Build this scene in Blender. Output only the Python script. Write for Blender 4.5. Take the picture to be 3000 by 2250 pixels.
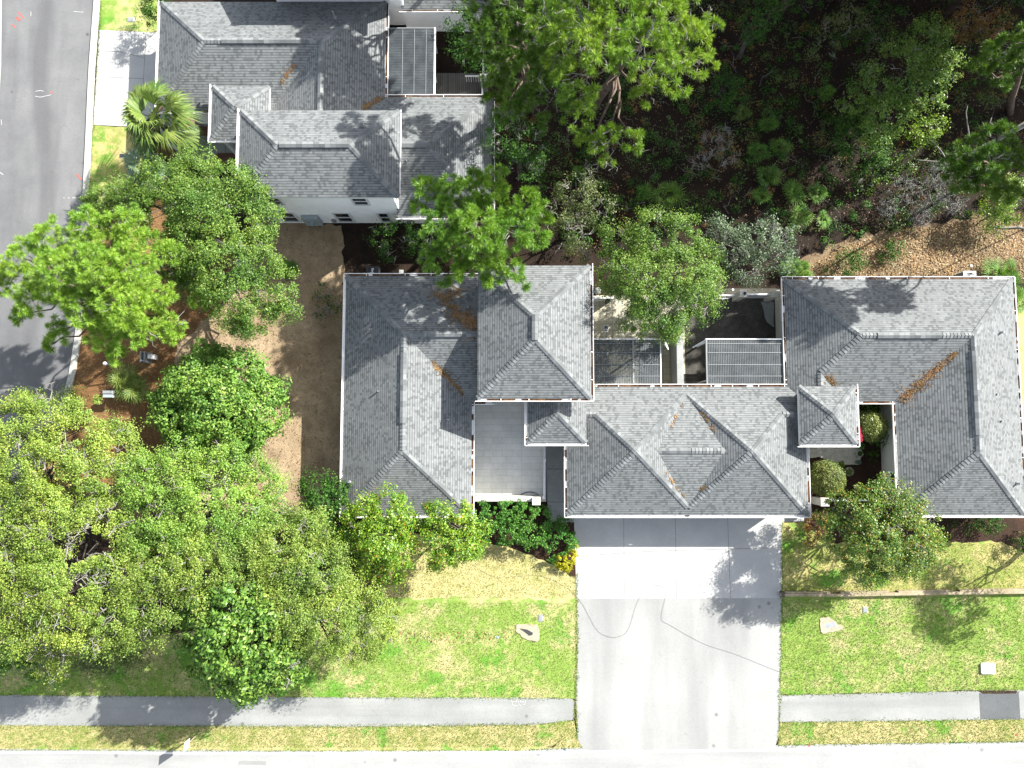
import bpy, math, random
import numpy as np
from mathutils import Vector

for _o in list(bpy.data.objects):
    bpy.data.objects.remove(_o)
random.seed(7)
RNG = np.random.default_rng(11)
SC = bpy.context.scene
COL = SC.collection
R = math.radians

# ------------------------------------------------------------------ camera, sky, sun, exposure
CAM_H, CAM_TILT, FPX = 46.0, 4.3, 2082.0
cam = bpy.data.cameras.new("camera")
cam.sensor_fit = 'HORIZONTAL'
cam.sensor_width = 36.0
cam.lens = 36.0 * FPX / 3000.0
cam.clip_end = 2000
camo = bpy.data.objects.new("camera", cam)
camo.location = (0, 0, CAM_H)
camo.rotation_euler = (R(CAM_TILT), 0, 0)
COL.objects.link(camo)
SC.camera = camo

SUN_DIR = Vector((1.18, 0.80, 1.0)).normalized()      # towards the sun
SUN_EL = math.asin(SUN_DIR.z)
SUN_AZ = math.atan2(SUN_DIR.x, SUN_DIR.y)
world = bpy.data.worlds.new("World")
SC.world = world
world.use_nodes = True
wn = world.node_tree
wn.nodes.clear()
sky = wn.nodes.new("ShaderNodeTexSky")
sky.sky_type = 'NISHITA'
sky.sun_disc = False
sky.sun_elevation = SUN_EL
sky.sun_rotation = SUN_AZ
sky.air_density = 1.0
sky.dust_density = 1.6
bgn = wn.nodes.new("ShaderNodeBackground")
bgn.inputs[1].default_value = 0.118
wo = wn.nodes.new("ShaderNodeOutputWorld")
hsv = wn.nodes.new("ShaderNodeHueSaturation")
hsv.inputs["Saturation"].default_value = 0.48
wn.links.new(sky.outputs[0], hsv.inputs["Color"])
wn.links.new(hsv.outputs[0], bgn.inputs[0])
wn.links.new(bgn.outputs[0], wo.inputs[0])
sun = bpy.data.lights.new("sun", 'SUN')
sun.energy = 5.0
sun.angle = R(0.5)
sun.color = (1.0, 0.965, 0.90)
suno = bpy.data.objects.new("sun", sun)
suno.rotation_euler = (-SUN_DIR).to_track_quat('-Z', 'Y').to_euler()
suno.location = (30, 20, 60)
COL.objects.link(suno)
SC.view_settings.view_transform = 'Standard'
SC.view_settings.look = 'None'
SC.view_settings.gamma = 1.0
SC.view_settings.exposure = 1.85
try:
    SC.view_settings.use_curve_mapping = False
except Exception:
    pass

# ------------------------------------------------------------------ helpers
_c, _s = math.cos(R(CAM_TILT)), math.sin(R(CAM_TILT))


def at(px, py, z=0.0):
    """plan measurement: a spot of the photograph (3000 px wide) on the level z, in metres"""
    x, y = (px - 1500) / FPX, -(py - 1125) / FPX
    d = (x, y * _c + _s, y * _s - _c)
    t = (z - CAM_H) / d[2]
    return (d[0] * t, d[1] * t)


def V(px, py, z=0.0):
    a = at(px, py, z)
    return np.array((a[0], a[1], z))


ORIGIN = {}


class MB:
    def __init__(self):
        self.v, self.f, self.uv = [], [], None

    def add(self, vs, fs):
        n = len(self.v)
        self.v += [tuple(map(float, p)) for p in vs]
        self.f += [tuple(i + n for i in f) for f in fs]
        return self

    def box(self, x0, x1, y0, y1, z0, z1):
        if x0 > x1: x0, x1 = x1, x0
        if y0 > y1: y0, y1 = y1, y0
        return self.add([(x0, y0, z0), (x1, y0, z0), (x1, y1, z0), (x0, y1, z0), (x0, y0, z1), (x1, y0, z1), (x1, y1, z1), (x0, y1, z1)],
                        [(0, 3, 2, 1), (4, 5, 6, 7), (0, 1, 5, 4), (1, 2, 6, 5), (2, 3, 7, 6), (3, 0, 4, 7)])

    def bbox(self, x0, x1, y0, y1, z0, z1, b=0.02):
        """box with its top edges bevelled"""
        if x0 > x1: x0, x1 = x1, x0
        if y0 > y1: y0, y1 = y1, y0
        a = [(x0, y0), (x1, y0), (x1, y1), (x0, y1)]
        i = [(x0 + b, y0 + b), (x1 - b, y0 + b), (x1 - b, y1 - b), (x0 + b, y1 - b)]
        vs = [(p[0], p[1], z0) for p in a] + [(p[0], p[1], z1 - b) for p in a] + [(p[0], p[1], z1) for p in i]
        fs = [(0, 3, 2, 1), (8, 9, 10, 11)]
        for k in range(4):
            l = (k + 1) % 4
            fs += [(k, l, 4 + l, 4 + k), (4 + k, 4 + l, 8 + l, 8 + k)]
        return self.add(vs, fs)

    def poly(self, pts):
        return self.add(pts, [tuple(range(len(pts)))])

    def prism(self, pts, z0, z1):
        n = len(pts)
        vs = [(p[0], p[1], z0) for p in pts] + [(p[0], p[1], z1) for p in pts]
        fs = [tuple(range(n - 1, -1, -1)), tuple(range(n, 2 * n))]
        fs += [(i, (i + 1) % n, n + (i + 1) % n, n + i) for i in range(n)]
        return self.add(vs, fs)

    def bar(self, a, b, w, h):
        """rectangular bar from a to b, w wide in plan, h high, its top on a-b"""
        a, b = np.array(a, float), np.array(b, float)
        d = b - a
        s = np.array((-d[1], d[0], 0.0))
        s = s / (np.linalg.norm(s) + 1e-9) * w / 2
        dn = np.array((0, 0, -h))
        vs = [a - s + dn, b - s + dn, b + s + dn, a + s + dn, a - s, b - s, b + s, a + s]
        return self.add(vs, [(0, 3, 2, 1), (4, 5, 6, 7), (0, 1, 5, 4), (1, 2, 6, 5), (2, 3, 7, 6), (3, 0, 4, 7)])

    def tube(self, pts, radii, n=7, cap=True):
        pts = [np.array(p, float) for p in pts]
        rings = []
        for i, p in enumerate(pts):
            d = pts[min(i + 1, len(pts) - 1)] - pts[max(i - 1, 0)]
            d = d / (np.linalg.norm(d) + 1e-9)
            u = np.cross(d, (0, 0, 1.0)) if abs(d[2]) < 0.95 else np.cross(d, (1.0, 0, 0))
            u /= np.linalg.norm(u)
            w = np.cross(d, u)
            rings.append([p + radii[i] * (u * math.cos(2 * math.pi * k / n) + w * math.sin(2 * math.pi * k / n)) for k in range(n)])
        vs = [q for r in rings for q in r]
        fs = []
        for i in range(len(pts) - 1):
            for k in range(n):
                l = (k + 1) % n
                fs.append((i * n + k, i * n + l, (i + 1) * n + l, (i + 1) * n + k))
        if cap:
            fs += [tuple(range(n - 1, -1, -1)), tuple(range((len(pts) - 1) * n, len(pts) * n))]
        return self.add(vs, fs)

    def lathe(self, c, prof, n=20, z0=0):
        """prof: (radius, z) pairs"""
        vs, fs = [], []
        for r, z in prof:
            vs += [(c[0] + r * math.cos(2 * math.pi * k / n), c[1] + r * math.sin(2 * math.pi * k / n), z0 + z) for k in range(n)]
        for i in range(len(prof) - 1):
            for k in range(n):
                l = (k + 1) % n
                fs.append((i * n + k, i * n + l, (i + 1) * n + l, (i + 1) * n + k))
        return self.add(vs, fs)


def link_mesh(name, me, mat, parent, org):
    o = bpy.data.objects.new(name, me)
    COL.objects.link(o)
    if mat is not None:
        me.materials.append(mat)
    if parent is not None:
        o.parent = parent
        ORIGIN[o.name] = org
    else:
        o.location = org
        ORIGIN[o.name] = org
    return o


def obj(name, mb, mat, parent=None, org=None, smooth=False, uvs=None):
    """link what mb holds as ONE mesh object; vertices are given in world metres"""
    if org is None:
        org = ORIGIN[parent.name] if parent is not None else (0.0, 0.0, 0.0)
    me = bpy.data.meshes.new(name)
    vs = np.array(mb.v, float) - np.array(org, float)
    me.from_pydata([tuple(p) for p in vs], [], mb.f)
    if uvs is not None:
        l = me.uv_layers.new(name="UVMap")
        l.data.foreach_set("uv", np.array(uvs, np.float32).ravel())
    if smooth:
        me.polygons.foreach_set("use_smooth", [True] * len(me.polygons))
    me.update()
    return link_mesh(name, me, mat, parent, tuple(map(float, org)))


def cards(name, verts, k, mat, parent=None, org=None):
    """many loose faces of k corners each (leaves, needles); verts (n*k, 3) in world metres"""
    if org is None:
        org = ORIGIN[parent.name] if parent is not None else (0.0, 0.0, 0.0)
    verts = np.ascontiguousarray(verts - np.array(org), np.float32)
    nv = len(verts)
    nf = nv // k
    me = bpy.data.meshes.new(name)
    me.vertices.add(nv)
    me.vertices.foreach_set("co", verts.ravel())
    me.loops.add(nv)
    me.loops.foreach_set("vertex_index", np.arange(nv, dtype=np.int32))
    me.polygons.add(nf)
    me.polygons.foreach_set("loop_start", np.arange(0, nv, k, dtype=np.int32))
    try:
        me.polygons.foreach_set("loop_total", np.full(nf, k, np.int32))
    except Exception:
        pass
    me.update(calc_edges=True)
    return link_mesh(name, me, mat, parent, tuple(map(float, org)))


def tag(o, label=None, cat=None, group=None, kind=None):
    if label: o["label"] = label
    if cat: o["category"] = cat
    if group: o["group"] = group
    if kind: o["kind"] = kind
    return o


def thing(name, label, cat, loc=(0, 0, 0), group=None):
    o = bpy.data.objects.new(name, None)
    o.empty_display_size = 0.3
    o.location = loc
    COL.objects.link(o)
    ORIGIN[o.name] = tuple(map(float, loc))
    return tag(o, label, cat, group)


# ------------------------------------------------------------------ materials
class G:
    def __init__(self, name):
        self.m = bpy.data.materials.new(name)
        self.m.use_nodes = True
        self.t = self.m.node_tree
        self.t.nodes.clear()
        self.out = self.t.nodes.new("ShaderNodeOutputMaterial")
        self.b = self.t.nodes.new("ShaderNodeBsdfPrincipled")
        self.t.links.new(self.b.outputs[0], self.out.inputs[0])
        self.pos = None

    def n(self, kind, **kw):
        x = self.t.nodes.new("ShaderNode" + kind)
        for k, v in kw.items():
            setattr(x, k, v)
        return x

    def put(self, sock, v):
        if isinstance(v, bpy.types.NodeSocket):
            self.t.links.new(v, sock)
        elif isinstance(v, (tuple, list)) and len(v) == 3 and sock.type == 'RGBA':
            sock.default_value = (*v, 1)
        else:
            sock.default_value = v

    def P(self):
        if self.pos is None:
            self.pos = self.n("NewGeometry").outputs["Position"]
        return self.pos

    def noise(self, scale, detail=3, rough=0.6, vec=None, stretch=None):
        v = vec or self.P()
        if stretch:
            mp = self.n("Mapping")
            mp.inputs["Scale"].default_value = stretch
            self.put(mp.inputs[0], v)
            v = mp.outputs[0]
        x = self.n("TexNoise")
        self.put(x.inputs["Vector"], v)
        x.inputs["Scale"].default_value = scale
        x.inputs["Detail"].default_value = detail
        x.inputs["Roughness"].default_value = rough
        return x.outputs[0]

    def ramp(self, v, stops, interp='LINEAR'):
        x = self.n("ValToRGB")
        x.color_ramp.interpolation = interp
        e = x.color_ramp.elements
        while len(e) < len(stops):
            e.new(0.5)
        for k, (p, c) in enumerate(stops):
            e[k].position = p
            e[k].color = (*c, 1) if isinstance(c, (tuple, list)) else (c, c, c, 1)
        self.put(x.inputs[0], v)
        return x.outputs[0]

    def math(self, op, a, b=0.0, c=None):
        x = self.n("Math", operation=op)
        self.put(x.inputs[0], a)
        self.put(x.inputs[1], b)
        if c is not None:
            self.put(x.inputs[2], c)
        return x.outputs[0]

    def mix(self, f, a, b, mode='MIX'):
        x = self.n("Mix", data_type='RGBA', blend_type=mode)
        self.put(x.inputs[0], f)
        self.put(x.inputs[6], a)
        self.put(x.inputs[7], b)
        return x.outputs[2]

    def sep(self, v):
        x = self.n("SeparateXYZ")
        self.put(x.inputs[0], v)
        return x.outputs

    def bump(self, h, dist, strength=1.0):
        x = self.n("Bump")
        x.inputs["Strength"].default_value = strength
        x.inputs["Distance"].default_value = dist
        self.put(x.inputs["Height"], h)
        self.t.links.new(x.outputs[0], self.b.inputs["Normal"])

    def done(self, col, rough=0.8, spec=0.3, metal=0.0):
        self.put(self.b.inputs["Base Color"], col)
        self.put(self.b.inputs["Roughness"], rough)
        self.b.inputs["Specular IOR Level"].default_value = spec
        self.b.inputs["Metallic"].default_value = metal
        return self.m


def grainy(name, c1, c2, big=0.35, fine=25.0, amt=0.25, rough=0.9, spec=0.2, bump=0.004, mid=None, lo=0.35, hi=0.65):
    g = G(name)
    col = g.mix(g.ramp(g.noise(big, 4), [(lo, 0.0), (hi, 1.0)]), c1, c2)
    if mid:
        col = g.mix(g.ramp(g.noise(mid[0], 5, 0.7), [(mid[2], 0.0), (mid[3], 1.0)]), col, mid[1])
    f = g.ramp(g.noise(fine, 4, 0.75), [(0.3, 1 - amt), (0.7, 1 + 0.0)])
    f2 = g.ramp(g.noise(fine * 0.2, 4, 0.7), [(0.3, 1 - amt * 0.8), (0.7, 1.0)])
    col = g.mix(1.0, col, f, 'MULTIPLY')
    col = g.mix(1.0, col, f2, 'MULTIPLY')
    if bump:
        g.bump(g.noise(fine, 3, 0.7), bump)
    return g.done(col, rough, spec)


def plain(name, c, rough=0.6, spec=0.4, metal=0.0, amt=0.12, scale=6.0):
    g = G(name)
    f = g.ramp(g.noise(scale, 4), [(0.3, 1 - amt), (0.7, 1.0)])
    return g.done(g.mix(1.0, c, f, 'MULTIPLY'), rough, spec, metal)


def worn_asphalt(name, c1, c2, dark, stripe, axis, big=.16):
    """asphalt with long worn wheel tracks, stains and fine grain"""
    g = G(name)
    col = g.mix(g.ramp(g.noise(big, 4), [(.35, 0.0), (.65, 1.0)]), c1, c2)
    st = (.85, .12, 1) if axis == 'y' else (.10, 1.9, 1)
    col = g.mix(g.ramp(g.noise(.55, 3, .5, stretch=st), [(.46, 0.0), (.66, stripe)]), col, dark)
    col = g.mix(g.ramp(g.noise(.9, 5, .75), [(.60, 0.0), (.72, .5)]), col, dark)
    vor = g.n("TexVoronoi")
    g.put(vor.inputs["Vector"], g.P())
    vor.inputs["Scale"].default_value = .55
    sp = g.ramp(vor.outputs["Distance"], [(.03, .7), (.09, 0.0)])
    col = g.mix(sp, col, tuple(.45 * c for c in dark))
    f = g.ramp(g.noise(45, 4, .8), [(.3, .80), (.7, 1.03)])
    col = g.mix(1.0, col, f, 'MULTIPLY')
    f = g.ramp(g.noise(7, 4, .7), [(.3, .90), (.7, 1.02)])
    col = g.mix(1.0, col, f, 'MULTIPLY')
    g.bump(g.noise(45, 3, .7), .003)
    return g.done(col, .9, .2)


def shingle_mat():
    g = G("shingles")
    uv = g.n("UVMap").outputs[0]
    u, v, _ = g.sep(uv)
    row = g.math('FLOOR', g.math('DIVIDE', v, 0.150))
    fv = g.math('FRACT', g.math('DIVIDE', v, 0.150))
    rr = g.n("TexWhiteNoise", noise_dimensions='1D')
    g.put(rr.inputs["W"], row)
    cell_u = g.math('ADD', g.math('DIVIDE', u, 0.165), g.math('MULTIPLY', rr.outputs[0], 9.0))
    cell = g.math('FLOOR', cell_u)
    comb = g.n("CombineXYZ")
    g.put(comb.inputs[0], cell)
    g.put(comb.inputs[1], row)
    wn_ = g.n("TexWhiteNoise", noise_dimensions='2D')
    g.put(wn_.inputs["Vector"], comb.outputs[0])
    tab = g.ramp(wn_.outputs[0], [(0.0, (0.098, 0.106, 0.108)), (0.22, (0.134, 0.143, 0.145)), (0.58, (0.146, 0.155, 0.157)), (0.86, (0.160, 0.169, 0.171))], 'CONSTANT')
    gran = g.ramp(g.noise(38, 3, 0.8), [(0.25, 0.72), (0.75, 1.12)])
    col = g.mix(1.0, tab, gran, 'MULTIPLY')
    stain = g.ramp(g.noise(0.35, 5, 0.65), [(0.3, 0.88), (0.7, 1.04)])
    col = g.mix(1.0, col, stain, 'MULTIPLY')
    streak = g.ramp(g.noise(1.0, 4, 0.6, vec=uv, stretch=(2.2, 0.25, 1)), [(0.3, 0.88), (0.65, 1.03)])
    col = g.mix(1.0, col, streak, 'MULTIPLY')
    # butt line between courses: the shadow under each course's butt, painted in as a dark slot
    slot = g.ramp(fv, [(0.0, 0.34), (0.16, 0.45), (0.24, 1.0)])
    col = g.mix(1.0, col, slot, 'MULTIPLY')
    h = g.math('ADD', g.math('MULTIPLY', g.math('SUBTRACT', 1.0, fv), 0.6), g.math('MULTIPLY', wn_.outputs[0], 0.25))
    g.bump(h, 0.012, 0.6)
    return g.done(col, 0.9, 0.25)


def island_mat(name, stops, rough=0.85, spec=0.2, amt=0.15, fine=30):
    g = G(name)
    r = g.n("NewGeometry").outputs["Random Per Island"]
    col = g.ramp(r, stops)
    f = g.ramp(g.noise(fine, 3, 0.7), [(0.3, 1 - amt), (0.7, 1.0)])
    return g.done(g.mix(1.0, col, f, 'MULTIPLY'), rough, spec)


def leaf_mat(name, stops, rough=0.5, spec=0.35, trans=0.3, tint=(1.25, 1.25, 0.55), clump=0.5):
    g = G(name)
    r = g.n("NewGeometry").outputs["Random Per Island"]
    col = g.ramp(r, stops)
    big = g.ramp(g.noise(clump, 3), [(0.3, (0.62, 0.76, 0.75)), (0.7, (1.16, 1.08, 1.0))])
    col = g.mix(1.0, col, big, 'MULTIPLY')
    g.done(col, rough, spec)
    tr = g.n("BsdfTranslucent")
    g.put(tr.inputs[0], g.mix(1.0, col, tint, 'MULTIPLY'))
    mx = g.n("MixShader")
    mx.inputs[0].default_value = trans
    g.t.links.new(g.b.outputs[0], mx.inputs[1])
    g.t.links.new(tr.outputs[0], mx.inputs[2])
    g.t.links.new(mx.outputs[0], g.out.inputs[0])
    return g.m


def lawn_mat(name, tan, green, thr, big=0.5, patches=True):
    tan = tuple(1.15 * c for c in tan)
    g = G(name)
    a = g.noise(big, 5, 0.65)
    b = g.noise(big * 5, 4, 0.7)
    s = g.math('ADD', g.math('MULTIPLY', a, 0.65), g.math('MULTIPLY', b, 0.35))
    col = g.mix(g.ramp(s, [(thr - 0.07, 0.0), (thr + 0.07, 1.0)]), tan, green)
    if patches:
        p = g.ramp(g.noise(0.42, 5, 0.72), [(0.54, 0.0), (0.62, 0.9)])
        col = g.mix(p, col, (0.085, 0.215, 0.024))
        q = g.ramp(g.noise(1.3, 4, 0.7, stretch=(1, 1.6, 1)), [(0.60, 0.0), (0.66, 0.6)])
        col = g.mix(q, col, (0.36, 0.31, 0.16))
    f = g.ramp(g.noise(16, 5, 0.85), [(0.3, 0.66), (0.62, 1.10)])
    col = g.mix(1.0, col, f, 'MULTIPLY')
    f = g.ramp(g.noise(3.2, 4, 0.8), [(0.3, 0.72), (0.65, 1.08)])
    col = g.mix(1.0, col, f, 'MULTIPLY')
    g.bump(g.noise(22, 4, 0.8), 0.03, 0.8)
    return g.done(col, 0.95, 0.1)


def paver_mat(name, c1, c2, gap, w, h, off=0.5, sq=1.0):
    g = G(name)
    b = g.n("TexBrick")
    b.offset = off
    b.squash = sq
    g.put(b.inputs["Vector"], g.P())
    for k, v in (("Color1", c1), ("Color2", c2), ("Mortar", gap)):
        g.put(b.inputs[k], v)
    b.inputs["Scale"].default_value = 1.0
    b.inputs["Mortar Size"].default_value = 0.012
    b.inputs["Mortar Smooth"].default_value = 0.3
    b.inputs["Brick Width"].default_value = w
    b.inputs["Row Height"].default_value = h
    col = g.mix(1.0, b.outputs[0], g.ramp(g.noise(0.8, 5, 0.7), [(0.3, 0.80), (0.7, 1.05)]), 'MULTIPLY')
    col = g.mix(1.0, col, g.ramp(g.noise(24, 4, 0.7), [(0.3, 0.86), (0.7, 1.05)]), 'MULTIPLY')
    return g.done(col, 0.85, 0.25)


def siding_mat(name, c, pitch=0.16):
    g = G(name)
    z = g.sep(g.P())[2]
    f = g.math('FRACT', g.math('DIVIDE', z, pitch))
    line = g.ramp(f, [(0.0, 0.74), (0.10, 0.80), (0.16, 1.0)])
    col = g.mix(1.0, c, line, 'MULTIPLY')
    col = g.mix(1.0, col, g.ramp(g.noise(1.2, 5, 0.7), [(0.3, 0.88), (0.7, 1.0)]), 'MULTIPLY')
    g.bump(g.math('SUBTRACT', 1.0, f), 0.012, 0.8)
    return g.done(col, 0.6, 0.3)


M = {}
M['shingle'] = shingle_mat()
M['cap'] = island_mat("ridge_caps", [(0.0, (0.085, 0.092, 0.094)), (0.5, (0.122, 0.131, 0.133)), (1.0, (0.165, 0.174, 0.175))], fine=40)
M['white'] = plain("white_metal", (0.680, 0.671, 0.654), 0.45, 0.45)
M['whitewood'] = plain("white_vinyl", (0.576, 0.584, 0.584), 0.5, 0.4)
M['debris'] = island_mat("gutter_needles", [(0.0, (0.042, 0.017, 0.008)), (0.5, (0.084, 0.038, 0.015)), (1.0, (0.140, 0.070, 0.028))], amt=0.6, fine=9)
M['needle_litter'] = island_mat("fallen_needles", [(0.0, (0.120, 0.051, 0.012)), (0.5, (0.198, 0.096, 0.027)), (1.0, (0.270, 0.156, 0.054))])
M['siding_white'] = siding_mat("white_siding", (0.90, 0.90, 0.89))
M['siding_beige'] = siding_mat("beige_siding", (0.447, 0.447, 0.395), 0.2)
M['stucco'] = grainy("pale_stucco", (0.420, 0.405, 0.352), (0.465, 0.450, 0.398), fine=40, amt=0.12, bump=0.002)
M['glass'] = None
g = G("window_glass")
M['glass'] = g.done(g.mix(g.ramp(g.noise(0.9, 2), [(0.4, 0.0), (0.6, 1.0)]), (0.012, 0.016, 0.02), (0.03, 0.036, 0.042)), 0.08, 0.6)
M['asphalt_old'] = worn_asphalt("grey_asphalt", (0.107, 0.109, 0.112), (0.148, 0.150, 0.150), (0.076, 0.077, 0.081), .7, 'y', .28)
M['asphalt_pale'] = worn_asphalt("pale_asphalt", (0.215, 0.218, 0.210), (0.258, 0.262, 0.252), (0.155, 0.160, 0.160), .55, 'y')
M['asphalt_path'] = worn_asphalt("path_asphalt", (0.185, 0.190, 0.183), (0.235, 0.240, 0.232), (0.150, 0.155, 0.150), .5, 'x', .35)
M['asphalt_road'] = worn_asphalt("road_asphalt", (0.225, 0.228, 0.222), (0.265, 0.268, 0.260), (0.190, 0.194, 0.190), .5, 'x', .3)
M['asphalt_patch'] = grainy("patch_asphalt", (0.078, 0.084, 0.087), (0.102, 0.108, 0.111), fine=40, amt=0.25)
M['concrete'] = grainy("concrete", (0.283, 0.285, 0.280), (0.327, 0.327, 0.319), big=0.5, fine=30, amt=0.10, mid=(1.6, (0.294, 0.294, 0.283), 0.62, 0.8))
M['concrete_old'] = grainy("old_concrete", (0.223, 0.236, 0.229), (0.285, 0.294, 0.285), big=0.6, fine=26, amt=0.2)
M['kerb'] = grainy("kerb_concrete", (0.307, 0.307, 0.279), (0.368, 0.363, 0.324), big=0.9, fine=26, amt=0.15)
M['joint'] = plain("joint_gap", (0.066, 0.066, 0.063), 0.9)
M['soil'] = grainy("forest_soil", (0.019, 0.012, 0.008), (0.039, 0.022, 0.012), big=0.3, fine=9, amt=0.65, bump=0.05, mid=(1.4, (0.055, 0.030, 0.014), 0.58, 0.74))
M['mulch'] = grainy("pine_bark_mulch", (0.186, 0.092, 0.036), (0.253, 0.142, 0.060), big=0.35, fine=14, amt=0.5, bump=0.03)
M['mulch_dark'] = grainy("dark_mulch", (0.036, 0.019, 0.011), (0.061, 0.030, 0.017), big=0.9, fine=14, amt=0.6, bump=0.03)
M['litter'] = grainy("leaf_litter_floor", (0.298, 0.217, 0.131), (0.463, 0.352, 0.224), big=0.3, fine=14, amt=0.5, bump=0.03, mid=(0.7, (0.224, 0.157, 0.093), 0.5, 0.7))
M['litter_bright'] = grainy("dry_leaf_floor", (0.20, 0.135, 0.075), (0.29, 0.21, 0.125), big=0.5, fine=12, amt=0.6, bump=0.04, mid=(.9, (0.14, 0.085, 0.045), .52, .72))
M['lawn_tan'] = lawn_mat("dry_lawn", (0.330, 0.285, 0.130), (0.235, 0.235, 0.082), 0.55, patches=False)
M['lawn_green'] = lawn_mat("green_lawn", (0.30, 0.265, 0.13), (0.155, 0.235, 0.045), 0.465, big=0.3)
M['lawn_verge'] = lawn_mat("verge_lawn", (0.284, 0.245, 0.112), (0.172, 0.194, 0.052), 0.53, big=0.5)
M['lawn_side'] = lawn_mat("side_lawn", (0.294, 0.252, 0.104), (0.180, 0.214, 0.052), 0.50, big=0.5)
M['paver'] = paver_mat("grey_pavers", (0.56, 0.565, 0.54), (0.62, 0.62, 0.595), (0.42, 0.42, 0.40), 0.62, 0.41, 0.37, 1.6)
M['paver_tan'] = paver_mat("tan_pavers", (0.350, 0.329, 0.245), (0.406, 0.385, 0.301), (0.175, 0.154, 0.098), 0.41, 0.41, 0.0)
M['brick'] = paver_mat("red_brick_paving", (0.102, 0.045, 0.030), (0.138, 0.066, 0.045), (0.060, 0.042, 0.030), 0.20, 0.10)
M['gravel'] = grainy("white_gravel", (0.520, 0.494, 0.419), (0.613, 0.587, 0.503), big=1.0, fine=17, amt=0.45, bump=0.03)
M['gravel_grey'] = grainy("grey_gravel", (0.100, 0.100, 0.100), (0.165, 0.165, 0.160), big=2.0, fine=17, amt=0.7, bump=0.03)
M['dirt'] = grainy("worn_dirt", (0.051, 0.048, 0.041), (0.090, 0.085, 0.073), big=0.6, fine=12, amt=0.45, bump=0.02, mid=(1.3, (0.144, 0.135, 0.108), 0.6, 0.75))
M['paint_white'] = plain("white_road_paint", (0.562, 0.562, 0.540), 0.7, 0.3, amt=0.2, scale=12)
M['paint_faint'] = plain("faded_chalk", (0.350, 0.350, 0.350), 0.9, 0.1, amt=0.3, scale=12)
M['paint_red'] = plain("red_marker_paint", (0.403, 0.090, 0.067), 0.8, 0.2, amt=0.3, scale=12)
M['timber'] = grainy("weathered_timber", (0.270, 0.225, 0.143), (0.345, 0.292, 0.195), big=1.0, fine=20, amt=0.35)
M['deck'] = paver_mat("deck_boards", (0.072, 0.069, 0.063), (0.110, 0.105, 0.096), (0.017, 0.017, 0.017), 0.14, 9.0, 0.0)
M['dark'] = plain("dark_plastic", (0.025, 0.026, 0.028), 0.6)
M['greymetal'] = plain("grey_metal", (0.180, 0.192, 0.198), 0.5, 0.5)
M['bluegrey'] = plain("blue_grey_enclosure", (0.238, 0.280, 0.294), 0.5, 0.4)
M['steel'] = plain("galvanised_steel", (0.350, 0.364, 0.378), 0.35, 0.5, 0.6)
M['red'] = plain("red_canvas", (0.17, 0.012, 0.024), 0.85, 0.15)
M['pot'] = plain("cream_pot", (0.372, 0.360, 0.312), 0.7, 0.3)
M['pot_teal'] = plain("blue_green_pot", (0.072, 0.120, 0.126), 0.5, 0.4)
M['solar'] = plain("solar_cells", (0.02, 0.03, 0.06), 0.15, 0.6)
M['bark'] = grainy("grey_bark", (0.094, 0.080, 0.066), (0.143, 0.127, 0.110), big=2.0, fine=14, amt=0.5, bump=0.02)
M['pinebark'] = grainy("pine_bark", (0.114, 0.081, 0.060), (0.168, 0.126, 0.099), big=2.0, fine=10, amt=0.5, bump=0.02)
M['twig'] = grainy("pale_twigs", (0.186, 0.174, 0.158), (0.248, 0.236, 0.217), big=2.0, fine=10, amt=0.3, bump=0.0)
g = G("corrugated_panel")
_tp = g.n("BsdfTransparent")
_mx = g.n("MixShader")
_mx.inputs[0].default_value = 0.84
g.done(g.mix(g.ramp(g.noise(1.5, 4), [(0.35, 0.0), (0.7, 1.0)]), (0.028, 0.034, 0.038), (0.058, 0.067, 0.072)), 0.55, 0.3)
_tp.inputs[0].default_value = (0.75, 0.8, 0.82, 1)
g.t.links.new(_tp.outputs[0], _mx.inputs[1])
g.t.links.new(g.b.outputs[0], _mx.inputs[2])
g.t.links.new(_mx.outputs[0], g.out.inputs[0])
M['corrugated'] = g.m

# ------------------------------------------------------------------ ground, roads, paths, lawns
def edge_pts(px, jit=0.0, step=0.35, z=0.0, closed=True):
    """closed outline through photo points, subdivided and slightly ragged"""
    w = [np.array(at(*p)) for p in px]
    out = []
    n = len(w)
    for i in range(n if closed else n - 1):
        a, b = w[i], w[(i + 1) % n]
        L = np.linalg.norm(b - a)
        k = max(1, int(L / step)) if jit > 0 else 1
        d = (b - a) / (L + 1e-9)
        nn = np.array((-d[1], d[0]))
        for j in range(k):
            t = j / k
            o = 0.0 if j == 0 else random.gauss(0, jit)
            out.append(a + (b - a) * t + nn * o)
    return [(p[0], p[1], z) for p in out]


def sheet(name, px, z, mat, jit=0.0, label=None):
    o = obj(name, MB().poly(edge_pts(px, jit, z=z)[::1]), mat)
    me = o.data
    if me.polygons[0].normal.z < 0:
        me.flip_normals()
    tag(o, label, kind="structure")
    return o


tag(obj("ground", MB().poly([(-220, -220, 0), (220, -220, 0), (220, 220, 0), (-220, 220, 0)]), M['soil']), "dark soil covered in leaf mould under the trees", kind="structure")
# mulch and litter
sheet("mulch_bed", [(235, 620), (640, 560), (720, 760), (700, 960), (560, 1010), (460, 1420), (150, 1420), (120, 1330), (207, 1090)], .004, M['mulch'], .06)
sheet("leaf_litter_path", [(760, 640), (1000, 660), (1010, 800), (1005, 1500), (560, 1500), (470, 1420), (520, 1010), (640, 900)], .006, M['litter'], .08)
sheet("leaf_litter_slope", [(2330, 770), (2480, 700), (2700, 660), (3100, 600), (3100, 830), (2300, 830)], .004, M['litter_bright'], .12)
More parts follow.
